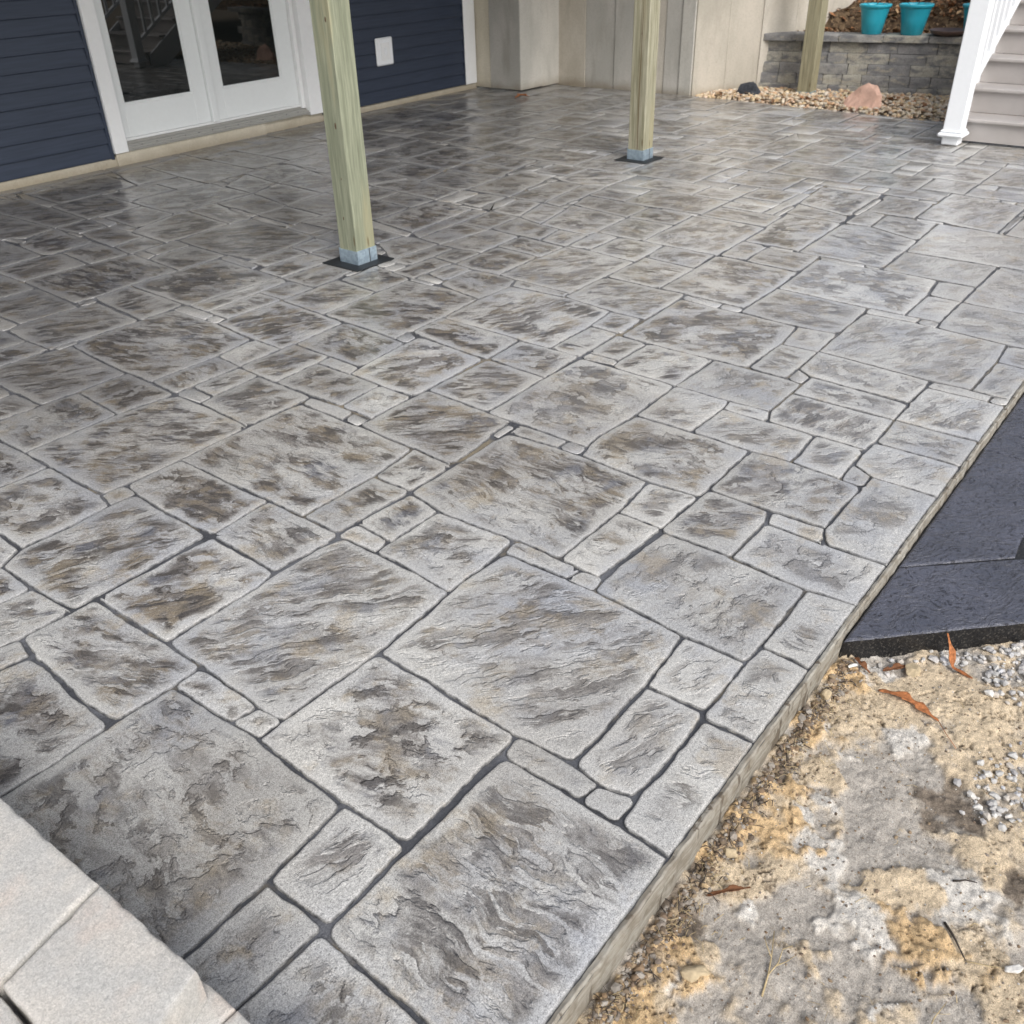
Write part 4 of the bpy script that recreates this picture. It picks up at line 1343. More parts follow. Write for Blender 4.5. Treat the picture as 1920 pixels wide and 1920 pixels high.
# ------------------------------------------------------------------ ground: clay beside the slab, rougher soil beyond
BLOBS = [('O', 1.936, 0.45, 0.063), ('O', 1.693, 0.457, 0.052), ('T', 2.003, 0.198, 0.094), ('T', 1.847, 0.364, 0.067), ('P', 1.811, 0.242, 0.045), ('G', 1.759, 0.218, 0.05), ('O', 1.384, 0.371, 0.053), ('O', 1.487, 0.44, 0.037), ('P', 1.36, 0.278, 0.045), ('P', 1.456, 0.355, 0.036), ('G', 1.536, 0.249, 0.089), ('D', 1.67, 0.116, 0.071), ('G', 1.425, 0.222, 0.057), ('P', 1.27, 0.191, 0.059), ('T', 1.381, 0.122, 0.054), ('P', 1.447, 0.035, 0.065), ('T', 1.562, 0.015, 0.05), ('O', 1.293, 0.066, 0.062), ('O', 1.275, 0.023, 0.041), ('G', 1.211, 0.293, 0.054), ('G', 1.056, 0.242, 0.06), ('T', 1.132, 0.23, 0.031), ('G', 1.161, 0.148, 0.061), ('P', 1.116, 0.064, 0.029), ('G', 1.186, 0.031, 0.054), ('T', 1.283, -0.096, 0.059), ('O', 1.303, -0.079, 0.03), ('D', 1.536, -0.057, 0.043), ('G', 1.21, -0.057, 0.029), ('O', 1.33, 0.43, 0.053), ('O', 1.202, 0.46, 0.034), ('O', 0.976, 0.457, 0.042), ('O', 0.854, 0.442, 0.05), ('O', 0.971, 0.395, 0.041), ('G', 1.084, 0.339, 0.052), ('D', 1.076, 0.47, 0.038), ('D', 1.17, 0.475, 0.022), ('D', 1.012, 0.479, 0.021), ('G', 0.956, 0.33, 0.035), ('O', 0.844, 0.393, 0.049), ('P', 1.175, 0.341, 0.027), ('T', 1.212, 0.419, 0.039), ('O', 1.38, 0.455, 0.036), ('T', 1.905, 0.095, 0.076), ('G', 1.662, 0.279, 0.05), ('T', 1.602, 0.358, 0.044), ('P', 2.002, 0.403, 0.056), ('G', 2.082, 0.403, 0.043), ('T', 1.992, 0.315, 0.062), ('D', 1.549, 0.455, 0.025), ('D', 1.778, 0.472, 0.024), ('G', 1.5, 0.151, 0.046)]
TONE = {'O': (.56, .40, .225), 'P': (.60, .565, .51), 'G': (.40, .365, .32), 'T': (.57, .46, .32), 'D': (.19, .155, .12)}
def ground_sheet(x0, x1, y0, y1, st, near=True):
    gx = np.arange(x0, x1 + st * .5, st); gy = np.arange(y0, y1 + st * .5, st); X, Y = np.meshgrid(gx, gy)
    wx = X + fbm(X * 13, Y * 13, 8, 31) * .10; wy = Y + fbm(X * 13, Y * 13, 8, 47) * .10
    W = np.zeros(X.shape + (5,)); names = ['O', 'P', 'G', 'T', 'D']
    for t, bx, by, br in BLOBS:
        br *= 1.15
        W[..., names.index(t)] += np.exp(-(((wx - bx) ** 2 + (wy - by) ** 2) / br ** 2) * 2.2)
    bn = fbm(X * 7, Y * 7, 4, 3)
    W[..., 2] += .10 + .12 * np.clip(bn, 0, 1) * 3; W[..., 3] += .10 + .12 * np.clip(-bn, 0, 1) * 3
    W[..., 1] += .22 * np.clip(fbm(X * 11, Y * 11, 4, 77) - .15, 0, 1) * 3
    for k in range(5): W[..., k] *= 1 + .9 * fbm(X * 22 + k * 7, Y * 22, 4, 90 + k)
    W = np.clip(W, 1e-4, None) ** 4.0; W /= W.sum(-1, keepdims=True)
    C = np.zeros(X.shape + (3,))
    for k, t in enumerate(names): C += W[..., k:k + 1] * np.array(TONE[t])
    C *= (1 + .26 * fbm(X * 30, Y * 30, 5, 12))[..., None]
    # cracked crust: ridged noise in the clay
    c1 = np.abs(npnoise(X * 15 + .25 * npnoise(X * 60, Y * 60, 66), Y * 15 + .25 * npnoise(X * 60, Y * 60, 67), 61)); c2 = np.abs(npnoise(wx * 40 + 9, wy * 40, 62))
    cr = (1 - sstep(.0, .05, c1)) * sstep(-.15, .15, npnoise(X * 7, Y * 7, 63)) + .7 * (1 - sstep(0, .06, c2)) * sstep(.1, .35, npnoise(X * 12 + 3, Y * 12, 64))
    cr = np.clip(cr * (W[..., 0] + W[..., 3] + .35 * W[..., 1]), 0, 1)
    edge = np.exp(-((.49 - Y) / .035) ** 2)
    cr = np.clip(cr * (1 + edge), 0, 1)
    Z = -.100 + .012 * fbm(X * 3, Y * 3, 3, 1) + .010 * fbm(X * 10, Y * 10, 4, 2) + .0045 * fbm(X * 34, Y * 34, 3, 8) + .003 * fbm(X * 110, Y * 110, 2, 9)
    Z += .010 * (W[..., 0] + .5 * W[..., 3]) + .004 * W[..., 1] - .006 * W[..., 2] - .006 * W[..., 4]
    Z += .012 * W[..., 0] * (fbm(X * 20, Y * 20, 4, 18)) + .008 * fbm(X * 60, Y * 60, 3, 19) * (W[..., 0] + W[..., 4]) - .011 * cr
    Z += .008 * edge + (.018 * edge * fbm(X * 18, Y * 18, 3, 71))
    Z += np.where(Y > .51, -.05, 0) + np.where(X + Y > 2.505, -.035, 0)
    return X, Y, Z, C, cr
def sheet_obj(name, X, Y, Z, C, cr, parent=None):
    h, w_ = X.shape; V = np.stack([X, Y, Z], -1).reshape(-1, 3)
    idx = np.arange(h * w_).reshape(h, w_); Fq = np.stack([idx[:-1, :-1], idx[:-1, 1:], idx[1:, 1:], idx[1:, :-1]], -1).reshape(-1, 4)
    me = bpy.data.meshes.new(name); me.vertices.add(len(V)); me.vertices.foreach_set('co', V.ravel())
    me.loops.add(Fq.size); me.loops.foreach_set('vertex_index', Fq.ravel().astype(np.int32))
    me.polygons.add(len(Fq)); me.polygons.foreach_set('loop_start', np.arange(0, Fq.size, 4, dtype=np.int32))
    me.update(calc_edges=True); me.validate()
    ca = me.color_attributes.new('tone', 'FLOAT_COLOR', 'POINT'); ca.data.foreach_set('color', np.concatenate([C.reshape(-1, 3), np.ones((h * w_, 1))], 1).astype(np.float32).ravel())
    put_attrs(me, crack=cr.ravel())
    return link(name, me, parent, M['ground'], True)
ground = empty('ground'); tag(ground, 'bare cracked clay soil beside the patio edge', None, None, 'structure')
GXa, GYa, GZa, GCa, GRa = ground_sheet(.50, 2.62, -.50, .535, .0042)
sheet_obj('clay', GXa, GYa, GZa, GCa, GRa, ground)
def gz(x, y):
    j = int(round((x - .50) / .0042)); i = int(round((y + .50) / .0042))
    i = max(0, min(i, GZa.shape[0] - 1)); j = max(0, min(j, GZa.shape[1] - 1)); return float(GZa[i, j])
mb = MB()
# outer soil: a frame of coarse sheets round the fine patch, out to the horizon
def quad(x0, y0, x1, y1, z=-.108): mb.add([(x0, y0, z), (x1, y0, z), (x1, y1, z), (x0, y1, z)], [(0, 1, 2, 3)])
quad(-200, -200, 200, -.5); quad(-200, -.5, .5, .55); quad(2.62, -.5, 200, .55); quad(-200, .55, -.6, 200); quad(9.3, .55, 200, 200, -.02); quad(-.6, 7.6, 9.3, 200)
me = mb.mesh('soil'); ca = me.color_attributes.new('tone', 'FLOAT_COLOR', 'POINT'); ca.data.foreach_set('color', np.tile([.26, .215, .16, 1], len(me.vertices)).astype(np.float32)); put_attrs(me, crack=[0] * len(me.vertices))
link('soil', me, ground, M['ground'])

# ------------------------------------------------------------------ loose stones
ICO = None
def ico(sub):
    bm = bmesh.new(); bmesh.ops.create_icosphere(bm, subdivisions=sub, radius=1.0); V = np.array([v.co[:] for v in bm.verts]); Fc = [tuple(v.index for v in f.verts) for f in bm.faces]; bm.free(); return V, Fc
I1 = ico(1); I2 = ico(2); I3 = ico(3)
def rock_v(base, sx, sy, sz, rz, r, jag=.25, cuts=5):
    V = base.copy()
    for _ in range(cuts):      # flat facets, as on broken stone
        d = np.array([r.gauss(0, 1), r.gauss(0, 1), r.gauss(0, 1)]); d /= np.linalg.norm(d); lim = r.uniform(.55, .85)
        t = V @ d; V = V - np.outer(np.clip(t - lim, 0, None), d) * (1 - jag * .2)
    s_ = r.uniform(0, 99); V = V * (1 + jag * .5 * (npnoise(V[:, 0] * 1.7 + s_, V[:, 1] * 1.7 + V[:, 2], 5)))[:, None]
    V = V * np.array([sx, sy, sz]); c, s2 = math.cos(rz), math.sin(rz)
    return np.stack([V[:, 0] * c - V[:, 1] * s2, V[:, 0] * s2 + V[:, 1] * c, V[:, 2]], 1)
def pebbles(name, spots, mat, base, jag, cuts, seed, label=None, parent=None, smooth=False):
    r = random.Random(seed); V = []; Fc = []; S = []
    for (x, y, z, a) in spots:
        k = rock_v(base[0], a * r.uniform(.8, 1.25), a * r.uniform(.6, 1.0), a * r.uniform(.42, .75), r.uniform(0, 6.3), r, jag, cuts) + np.array([x, y, z])
        n = len(V); V += k.tolist(); Fc += [tuple(n + q for q in f) for f in base[1]]; S += [r.random()] * len(k)
    me = bpy.data.meshes.new(name); me.from_pydata(V, [], Fc); put_attrs(me, seed=S)
    o = link(name, me, parent, mat, smooth); tag(o, label, None, None, 'stuff'); return o
r_ = random.Random(3); sp = []
def in_gravel(x, y):
    d = x + y - 2.49          # distance (x sqrt2) ahead of the black slab face
    a = math.exp(-((d + .055) / .05) ** 2) * (1.0 if x > 2.13 else .35)
    b = .85 * math.exp(-(((x - 1.80) / .13) ** 2 + ((y - .01) / .085) ** 2) ** 2) + .35 * math.exp(-(((x - 1.69) / .05) ** 2 + ((y - .055) / .045) ** 2))
    c = math.exp(-(((x - 2.28) / .19) ** 2 + ((y - .10) / .12) ** 2) ** 2)
    d2 = .9 if (y < -.12 and x > 1.55) else 0
    return max(a, b, c, d2)
for _ in range(9000):
    x = r_.uniform(.85, 2.60); y = r_.uniform(-.5, .47)
    if x + y > 2.478: continue
    if r_.random() < in_gravel(x, y) ** 1.5:
        a = r_.choice((.004, .006, .008, .0105, .013)) * r_.uniform(.8, 1.2); sp.append((x, y, gz(x, y) + a * .25 + r_.uniform(0, .004), a))
gravel_spots = sp[:6000]
pebbles('gravel', gravel_spots, M['gravel'], I1, .5, 4, 5, 'pale crushed gravel scattered on the clay soil')
sp = []
for _ in range(2600):
    x = r_.uniform(.75, 2.3); y = r_.uniform(-.45, .47)
    if x + y > 2.46: continue
    a = abs(r_.gauss(0, .0016)) + .0009; sp.append((x, y, gz(x, y) + a * .3, a))
for _ in range(2600):    # crumbs along the slab edge
    x = r_.uniform(.75, 1.98); y = .485 - abs(r_.gauss(0, .022)); a = abs(r_.gauss(0, .0036)) + .001; sp.append((x, y, gz(x, y) + a * .3, a))
pebbles('grit', sp, M['crumb'], I1, .6, 3, 8, 'dark crumbs of soil and grit on the clay')
sp = [(r_.uniform(.75, 2.2), r_.uniform(-.4, .46)) for _ in range(420)]
pebbles('white_grit', [(x, y, gz(x, y) + .0008, r_.uniform(.0009, .0026)) for x, y in sp if x + y < 2.45], M['pale'], I1, .4, 3, 9, 'small pale grains on the clay')
def lone_rock(name, mat, loc, dims, rz, seed, label, cat='rock', jag=.3, cuts=7, base=I3, parent=None):
    V = rock_v(base[0], *dims, rz, random.Random(seed), jag, cuts)
    me = bpy.data.meshes.new(name); me.from_pydata(V.tolist(), [], base[1])
    o = link(name, me, parent, mat, False); o.location = loc; tag(o, label, cat)
    for p in me.polygons: p.use_smooth = False
    return o
lone_rock('rock', M['tan'], (.966, .372, gz(.966, .372) + .010), (.028, .018, .014), -.9, 4, 'tan palm-sized stone lying on orange clay near the patio edge')
lone_rock('rock', M['tan'], (1.818, .466, gz(1.818, .466) + .018), (.018, .015, .014), .4, 6, 'small round tan clod propped against the slab side near the black walkway')
lone_rock('rock', M['tan'], (1.258, .448, gz(1.258, .448) + .006), (.013, .020, .010), .3, 7, 'small upright tan stone on clay close to the slab side')
lone_rock('rock', M['pale'], (1.340, -.100, gz(1.340, -.100) + .006), (.019, .010, .008), -.7, 8, 'flat white stone at the right border beside a dry stalk')
lone_rock('rock', M['pale'], (1.962, .452, gz(1.962, .452) + .006), (.022, .006, .006), -.5, 12, 'thin white stone tucked in the corner of slab and black walkway')
lone_rock('rock', M['tan'], (2.06, .325, gz(2.06, .325) + .006), (.028, .022, .012), .2, 14, 'flat tan stone below the curled brown leaf')

# twigs, straw, leaves
def stick(name, pts, rad, mat, label, cat='twig', taper=.4):
    P = [(x, y, gz(x, y) + h) for x, y, h in pts]; mb = MB(); Q = []
    for k in range(len(P) - 1):
        for t in (0, .5): Q.append(Vector(P[k]).lerp(Vector(P[k + 1]), t) + Vector((rng.uniform(-.001, .001), rng.uniform(-.001, .001), 0)))
    Q.append(Vector(P[-1])); mb.tube(Q, [rad * (1 - (1 - taper) * k / (len(Q) - 1)) for k in range(len(Q))], 6)
    o = mb.obj(name, mat, None, True); tag(o, label, cat); return o
stick('twig', [(1.361, .032, .004), (1.335, .003, .008), (1.309, -.024, .004)], .0032, M['twig'], 'short dark twig lying on orange clay near the white stone')
stick('twig', [(1.471, .047, .003), (1.485, .027, .006), (1.496, .007, .003)], .0024, M['twig'], 'thin dark twig on pale crust just above the other twig')
stick('twig', [(1.306, -.026, .005), (1.320, -.060, .006), (1.338, -.093, .004)], .0014, M['straw'], 'thin straw-coloured stalk running to the white stone')
stick('twig', [(1.130, -.010, .003), (1.160, -.012, .010), (1.205, -.020, .004)], .0016, M['straw'], 'bent pale stalk at the bottom border of the soil')
br = empty('dry_weed', (1.01, .253, gz(1.01, .253))); tag(br, 'pale branching dry weed stem lying on grey soil', 'weed')
def brs(pts, rad):
    mb = MB(); mb.tube([Vector((x - 1.01, y - .253, z)) for x, y, z in pts], [rad * (1 - .5 * k / (len(pts) - 1)) for k in range(len(pts))], 5); mb.obj('stem', M['straw'], br, True)
brs([(1.008, .254, .006), (1.05, .262, .012), (1.085, .272, .014), (1.142, .292, .010)], .0021)
brs([(1.05, .262, .012), (1.08, .256, .018), (1.115, .262, .012), (1.135, .250, .010)], .0015)
brs([(1.085, .272, .014), (1.10, .290, .02), (1.118, .302, .014)], .0012)
brs([(1.07, .259, .016), (1.095, .245, .014), (1.12, .238, .008)], .0011)
def leaf(name, spine, width, mat, label, lobes=3, curl=.35, seed=0, stem=None):
    """curled dry leaf along a 3D spine, with lobed outline and thickness"""
    r = random.Random(seed); S = [Vector(p) for p in spine]; width *= .8; n = 22; V = []; Fc = []
    def sp_(t):
        k = min(int(t * (len(S) - 1)), len(S) - 2); f = t * (len(S) - 1) - k; return S[k].lerp(S[k + 1], f)
    for i in range(n + 1):
        t = i / n; p = sp_(t); d = (sp_(min(1, t + .05)) - sp_(max(0, t - .05))).normalized(); a = d.cross(Vector((0, 0, 1))).normalized(); b = a.cross(d)
        w_ = width * (math.sin(PI * min(1, t * .93 + .04)) ** .8) * (1 + .42 * math.sin(t * lobes * 2 * PI + r.random()))
        for j in range(5):
            u = (j - 2) / 2; V.append(p + a * w_ * u * (1 + r.uniform(-.12, .12)) + b * (abs(u) ** 1.6) * w_ * curl * (1.2 if j > 2 else .8) + b * r.uniform(-.0008, .0008))
    for i in range(n):
        for j in range(4): q = i * 5 + j; Fc.append((q, q + 1, q + 6, q + 5))
    me = bpy.data.meshes.new('blade'); me.from_pydata([v[:] for v in V], [], Fc)
    root = empty(name, tuple(S[0]))
    o = link('blade', me, root, mat, True); o.location = -S[0]
    sm = o.modifiers.new('thick', 'SOLIDIFY'); sm.thickness = .0007
    if stem:
        mb = MB(); mb.tube([Vector(q) - S[0] for q in stem], [.0011, .0008, .0006][:len(stem)], 5); mb.obj('stem', mat, root, True)
    tag(root, label, 'leaf'); return root
def P3(x, y, h): return (x, y, gz(x, y) + h)
leaf('dry_leaf', [P3(2.118, .190, .004), P3(2.140, .245, .010), (2.155, .262, -.055), (2.175, .285, -.022)], .009, M['leaf'], 'orange curled leaf standing up against the black walkway edge', 2, .5, 1)
leaf('dry_leaf', [P3(1.925, .368, .006), P3(1.935, .310, .012), P3(1.930, .270, .008), P3(1.910, .212, .006)], .017, M['leaf'], 'flat orange lobed leaf with long stem on tan clay', 3, .3, 2, [P3(1.910, .212, .006), P3(1.880, .185, .006), P3(1.845, .150, .004)])
leaf('dry_leaf', [P3(2.010, .385, .004), P3(2.040, .360, .014), P3(2.078, .338, .010)], .012, M['leaf2'], 'brown curled leaf lying in front of the black walkway', 2, .9, 3)
leaf('dry_leaf', [P3(2.005, .462, .006), P3(1.985, .440, .014), P3(1.975, .408, .006)], .011, M['leaf2'], 'dark brown leaf wedged in the corner by the slab side', 2, .9, 4)
leaf('dry_leaf', [P3(1.135, .438, .004), P3(1.165, .400, .014), P3(1.20, .372, .006)], .008, M['leaf2'], 'narrow brown leaf stem on clay below the slab edge', 2, .7, 5)
leaf('dry_leaf', [(8.56, 6.78, .004), (8.62, 6.75, .022), (8.70, 6.70, .006)], .045, M['leaf'], 'small orange leaf on the patio beside the concrete pier', 3, .5, 6)
leaf('dry_leaf', [P3(.93, .215, .006), P3(.955, .20, .014), P3(.975, .165, .006)], .010, M['leaf2'], 'reddish curled leaf at the bottom border of the soil', 2, .8, 7)
# dry grass blades and rootlets, densest along the slab edge
mb = MB(); rg = random.Random(21)
for k in range(620):
    if rg.random() < .7: x = rg.uniform(.75, 1.9); y = .48 - abs(rg.gauss(0, .035))
    else: x = rg.uniform(.8, 2.0); y = rg.uniform(-.4, .42)
    if noise.noise(Vector((x * 6, y * 6, 0))) < -.05 and rg.random() < .8: continue
    a = rg.uniform(0, 6.3); l = rg.uniform(.008, .03); z = gz(x, y) + .001; cx, cy = math.cos(a), math.sin(a); b2 = rg.uniform(-.5, .5)
    mb.tube([(x, y, z), (x + cx * l * .5, y + cy * l * .5, z + rg.uniform(.002, .012)), (x + (cx - cy * b2) * l, y + (cy + cx * b2) * l, z + rg.uniform(0, .006))], [rg.uniform(.0004, .0009)] * 3, 3)
tag(mb.obj('dry_grass', M['straw']), 'fine dry grass and rootlets along the foot of the slab', None, None, 'stuff')
mb = MB()
for k in range(330):
    x = rg.uniform(.75, 1.95); y = .482 - abs(rg.gauss(0, .02))
    a = rg.uniform(0, 6.3); l = rg.uniform(.01, .035); z = gz(x, y) + .001; cx, cy = math.cos(a), math.sin(a)
    mb.tube([(x, y, z), (x + cx * l * .5, y + cy * l * .5, z + rg.uniform(.001, .01)), (x + cx * l, y + cy * l, z)], [rg.uniform(.0005, .0013)] * 3, 3)
tag(mb.obj('plant_debris', M['twig']), 'dark rootlets and debris against the slab side', None, None, 'stuff')

# ------------------------------------------------------------------ tumbled paver wall at the lower left
pav = empty('paver_wall', (.15, 1.1, 0)); tag(pav, 'low wall of pale tumbled concrete pavers beside the patio', 'paver wall')
def worn_block(pts, zt, zb, seed, parent, name='block', mat=None, bev=.006, rough=.0016, step=.012):
    """block from an outline, subdivided, edges chipped"""
    if sum(pts[k][0] * pts[(k + 1) % len(pts)][1] - pts[k][1] * pts[(k + 1) % len(pts)][0] for k in range(len(pts))) < 0: pts = pts[::-1]
    L = []; n = len(pts)
    r = random.Random(seed)
    for k in range(n):
        a = Vector(pts[k]); b = Vector(pts[(k + 1) % n]); d = (b - a).length; m = max(2, int(d / step))
        for j in range(m):
            t = j / m; L.append((a.lerp(b, t)))
    m = len(L); cen = sum(L, Vector((0, 0))) / m
    N = []
    for j in range(m):
        t = (L[(j + 1) % m] - L[j - 1]).normalized(); N.append(Vector((-t.y, t.x)))
    h = zt - zb; prof = [(0, zb), (0, zb + h * .3), (0, zb + h * .6), (0, zt - bev), (bev * .3, zt - bev * .3), (bev, zt), (bev * 1.6, zt + .0003)]
    V = []
    for k, (d, z) in enumerate(prof):
        for j in range(m):
            p = L[j]; f = noise.noise(Vector((p.x * 30 + seed, p.y * 30, z * 30))) + .6 * noise.noise(Vector((p.x * 90 + seed, p.y * 90, z * 90)))
            chip = max(0, noise.noise(Vector((p.x * 26, p.y * 26, seed * 3.3))) - .15) * (.009 if k in (3, 4) else .003 if k == 5 else 0)
            q = p + N[j] * (d + f * rough + chip); V.append((q.x, q.y, z + (f * .0008 if 4 <= k < 6 else 0) - (chip * .7 if 3 <= k < 6 else 0)))
    Fc = [(k * m + j, k * m + (j + 1) % m, (k + 1) * m + (j + 1) % m, (k + 1) * m + j) for k in range(6) for j in range(m)]
    V.append((cen.x, cen.y, zt + .0004)); Fc += [(6 * m + j, 6 * m + (j + 1) % m, 7 * m) for j in range(m)]
    me = bpy.data.meshes.new(name); me.from_pydata(V, [], Fc); o = link(name, me, parent, mat or M['paver'], True); me.set_sharp_from_angle(angle=math.radians(38))
    return o
PO = Vector((.15, 1.1, 0)); ZT = .32; HB = .08
def pv(pts, zt, seed):
    o = worn_block(pts, zt, zt - HB + .0015, seed, pav); o.location = -PO; return o
def rect_d(x0, y0, x1, y1): return [(x0, y0), (x1, y0), (x1, y1), (x0, y1)]
# top course: outer edge runs (.274,1.42) (.284,1.111) (.294,.860); joint slants to (.103,1.073)
pv([(.283, 1.115), (.272, 1.425), (.030, 1.42), (.045, 1.35), (.098, 1.078)][::1][::-1][::-1], ZT, 1)
pv([(.293, .862), (.284, 1.109), (.104, 1.071), (.110, .800)], ZT, 2)
pv([(.271, 1.431), (.262, 1.76), (.00, 1.76), (.026, 1.426)], ZT, 3)
pv([(.261, 1.766), (.252, 2.06), (-.02, 2.06), (.00, 1.766)], ZT, 4)
pv([(.094, 1.068), (.026, 1.414), (-.30, 1.40), (-.25, 1.05)], ZT, 5)
pv([(.100, .790), (.096, 1.060), (-.25, 1.042), (-.24, .79)], ZT - .004, 6)
pv([(.022, 1.424), (-.004, 1.75), (-.30, 1.75), (-.30, 1.42)], ZT, 7)
for c in (1, 2, 3):
    off = .004 * c + (.012 if c == 1 else 0)
    y = .40 + .13 * (c % 2)
    k = 0
    while y < 2.05:
        xo = .294 - (y - .86) * .0355 + off; y2 = min(y + .29, 2.08); xo2 = .294 - (y2 - .86) * .0355 + off
        pv([(-.02 - k * .001, y), (xo, y), (xo2, y2 - .004), (-.02, y2 - .004)], ZT - HB * c, 10 + c * 10 + k); k += 1; y = y2
# ------------------------------------------------------------------ house (local frame: x along the wall, -y outwards)
HA = math.radians(1.8); HO = (3.17, 7.49, 0)
house = empty('house', HO, HA); tag(house, 'house with navy lap siding and white double glass doors', 'house')
MB().box(-4.2, -.012, -.15, 2.57, .12, .070, .004).obj('foundation', M['fnd'], house)
MB().box(2.573, .004, -.15, 3.35, .12, .098, .004).obj('foundation', M['fnd'], house)
MB().box(3.352, .004, -.15, 5.80, .12, .055, .004).obj('foundation', M['fnd'], house)
MB().box(.985, -.030, -.10, 2.565, -.0125, .098, .004).obj('stoop', M['fnd'], house)
EXP = .1165
def board(u0, u1, z, zt, off=0.0):
    h = zt - z
    mb = MB(); mb.prism([(.010, z + .002), (-.010, z + .002), (-.020 - off, z), (-.0225 - off, z + .004), (-.021 - off, z + .020), (-.005 - off, zt - .001), (.010, zt)], u0, u1)
    return mb.obj('siding_board', M['siding'], house)
for sec, (u0, u1) in enumerate(((-4.2, .945), (3.345, 5.548))):
    z = .066 if sec == 0 else .060
    for k in range(22):
        if sec == 0 and k < 2:
            board(u0, .262, z, z + EXP, .0015); board(.2625, u1, z, z + EXP)
        else: board(u0, u1, z, z + EXP)
        z += EXP
for u0, u1 in ((.946, .972), (3.318, 3.344), (5.549, 5.566)):
    MB().box(u0, -.024, .058, u1, .01, 2.63, .002).obj('channel_trim', M['siding'], house)
MB().box(.974, -.050, .098, 1.098, .09, 2.30, .004).obj('door_casing', M['trim'], house)
MB().box(3.125, -.050, .085, 3.316, .09, 2.30, .004).obj('door_casing', M['trim'], house)
MB().box(.974, -.052, 2.302, 3.316, .09, 2.42, .004).obj('door_casing', M['trim'], house)
MB().box(1.100, .030, .150, 1.128, .11, 2.30, .003).obj('door_jamb', M['trim'], house)
MB().box(3.080, .006, .150, 3.123, .11, 2.30, .003).obj('door_jamb', M['trim'], house)
MB().box(5.568, -.030, .058, 5.765, .10, 2.63, .005).obj('corner_trim', M['trim'], house)
def door(u0, u1, g0, g1, zb=.185, zg=.435):
    y0, y1 = .045, .085
    d = MB(); d.box(u0, y0, zb, g0, y1, 2.28, .003); d.box(g1, y0, zb, u1, y1, 2.28, .003)
    d.box(g0, y0, zb, g1, y1, zg, .003); d.box(g0, y0, 2.12, g1, y1, 2.28, .003)
    o = d.obj('door', M['leafm'], house)
    b = MB()   # glazing bead
    for a in ((g0, zg, g0 + .016, 2.12), (g1 - .016, zg, g1, 2.12), (g0 + .016, zg, g1 - .016, zg + .016), (g0 + .016, 2.104, g1 - .016, 2.12)):
        b.box(a[0], y0 + .006, a[1], a[2], y1 - .006, a[3], .002)
    b.obj('glazing_bead', M['leafm'], o)
    MB().box(g0 + .014, y0 + .014, zg + .014, g1 - .014, y0 + .034, 2.106).obj('pane', M['glass'], o)
    return o
door(1.130, 2.030, 1.206, 1.892); dr = door(2.098, 3.078, 2.212, 2.908)
MB().box(2.032, .010, .180, 2.096, .07, 2.28, .006).obj('astragal', M['leafm'], dr)
MB().box(1.128, .03, .165, 3.08, .10, .1835, .002).obj('door_sweep', M['trim'], house)
s = MB()
s.prism([(.10, .100), (-.045, .100), (-.047, .112), (-.030, .116), (-.028, .127), (-.006, .131), (-.004, .141), (.028, .146), (.030, .163), (.10, .164)], 1.099, 3.122)
sill = s.obj('door_sill', M['sill'], house)
for k in range(13):
    mb = MB(); mb.tube([(1.25 + k * .145, -.018, .128), (1.25 + k * .145, -.018, .1325)], .0055, 8); mb.obj('screw', M['screw'], sill)
# outlet cover on the siding
oc = MB().box(4.132, -.036, .405, 4.378, -.012, .662, .010).obj('outlet_cover', M['white'], house)
MB().box(4.195, -.041, .455, 4.318, -.0365, .615, .004).obj('outlet_plate', M['trim'], oc)
MB().box(4.238, -.046, .500, 4.276, -.0415, .570, .003).obj('socket', M['white'], oc)
w_ = MB(); w_.box(-4.2, .125, -.15, 1.05, .32, 2.63); w_.box(3.20, .125, -.15, 5.80, .32, 2.63); w_.box(1.052, .40, -.15, 3.198, .42, 2.63); w_.box(-4.2, .0, 2.64, 5.80, .32, 5.8)
w_.obj('wall', M['inner'], house)
MB().box(-4.2, -.02, 3.10, 5.80, -.002, 5.8).obj('upper_siding', M['siding'], house)

# ------------------------------------------------------------------ poured concrete walls
cw = empty('concrete_wall', (9.65, 6.0, 0)); tag(cw, 'tall poured concrete retaining wall with a square pier at the house corner', 'retaining wall')
def cpanel(p0, p1, th, z0, z1, mat, name='panel'):
    a = Vector((p0[0], p0[1])); b = Vector((p1[0], p1[1])); d = (b - a).normalized(); n = Vector((-d.y, d.x)) * th
    L = [a + d * .0015, b - d * .0015, b - d * .0015 + n, a + d * .0015 + n]; mb = MB(); e = .004
    vs = [(p.x - 9.65, p.y - 6.0, z0) for p in L] + [(p.x - 9.65, p.y - 6.0, z1) for p in L]
    mb.add(vs, [(3, 2, 1, 0), (4, 5, 6, 7), (0, 1, 5, 4), (1, 2, 6, 5), (2, 3, 7, 6), (3, 0, 4, 7)])
    o = mb.obj(name, mat, cw); bv = o.modifiers.new('bevel', 'BEVEL'); bv.width = e; bv.segments = 1; return o
WT = 2.62
# pier: face towards -X in two tones, face towards -Y
cpanel((8.950, 7.740), (8.950, 7.450), .30, .012, WT, M['fnd'], 'pier_panel')
cpanel((8.948, 7.449), (8.948, 7.005), .30, .012, WT, M['conc2'], 'pier_panel')
cpanel((8.951, 7.004), (9.35, 7.001), .28, .012, WT, M['conc4'], 'pier_panel')
cpanel((9.351, 7.003), (9.69, 7.000), .28, .004, WT, M['conc4'], 'pier_panel')
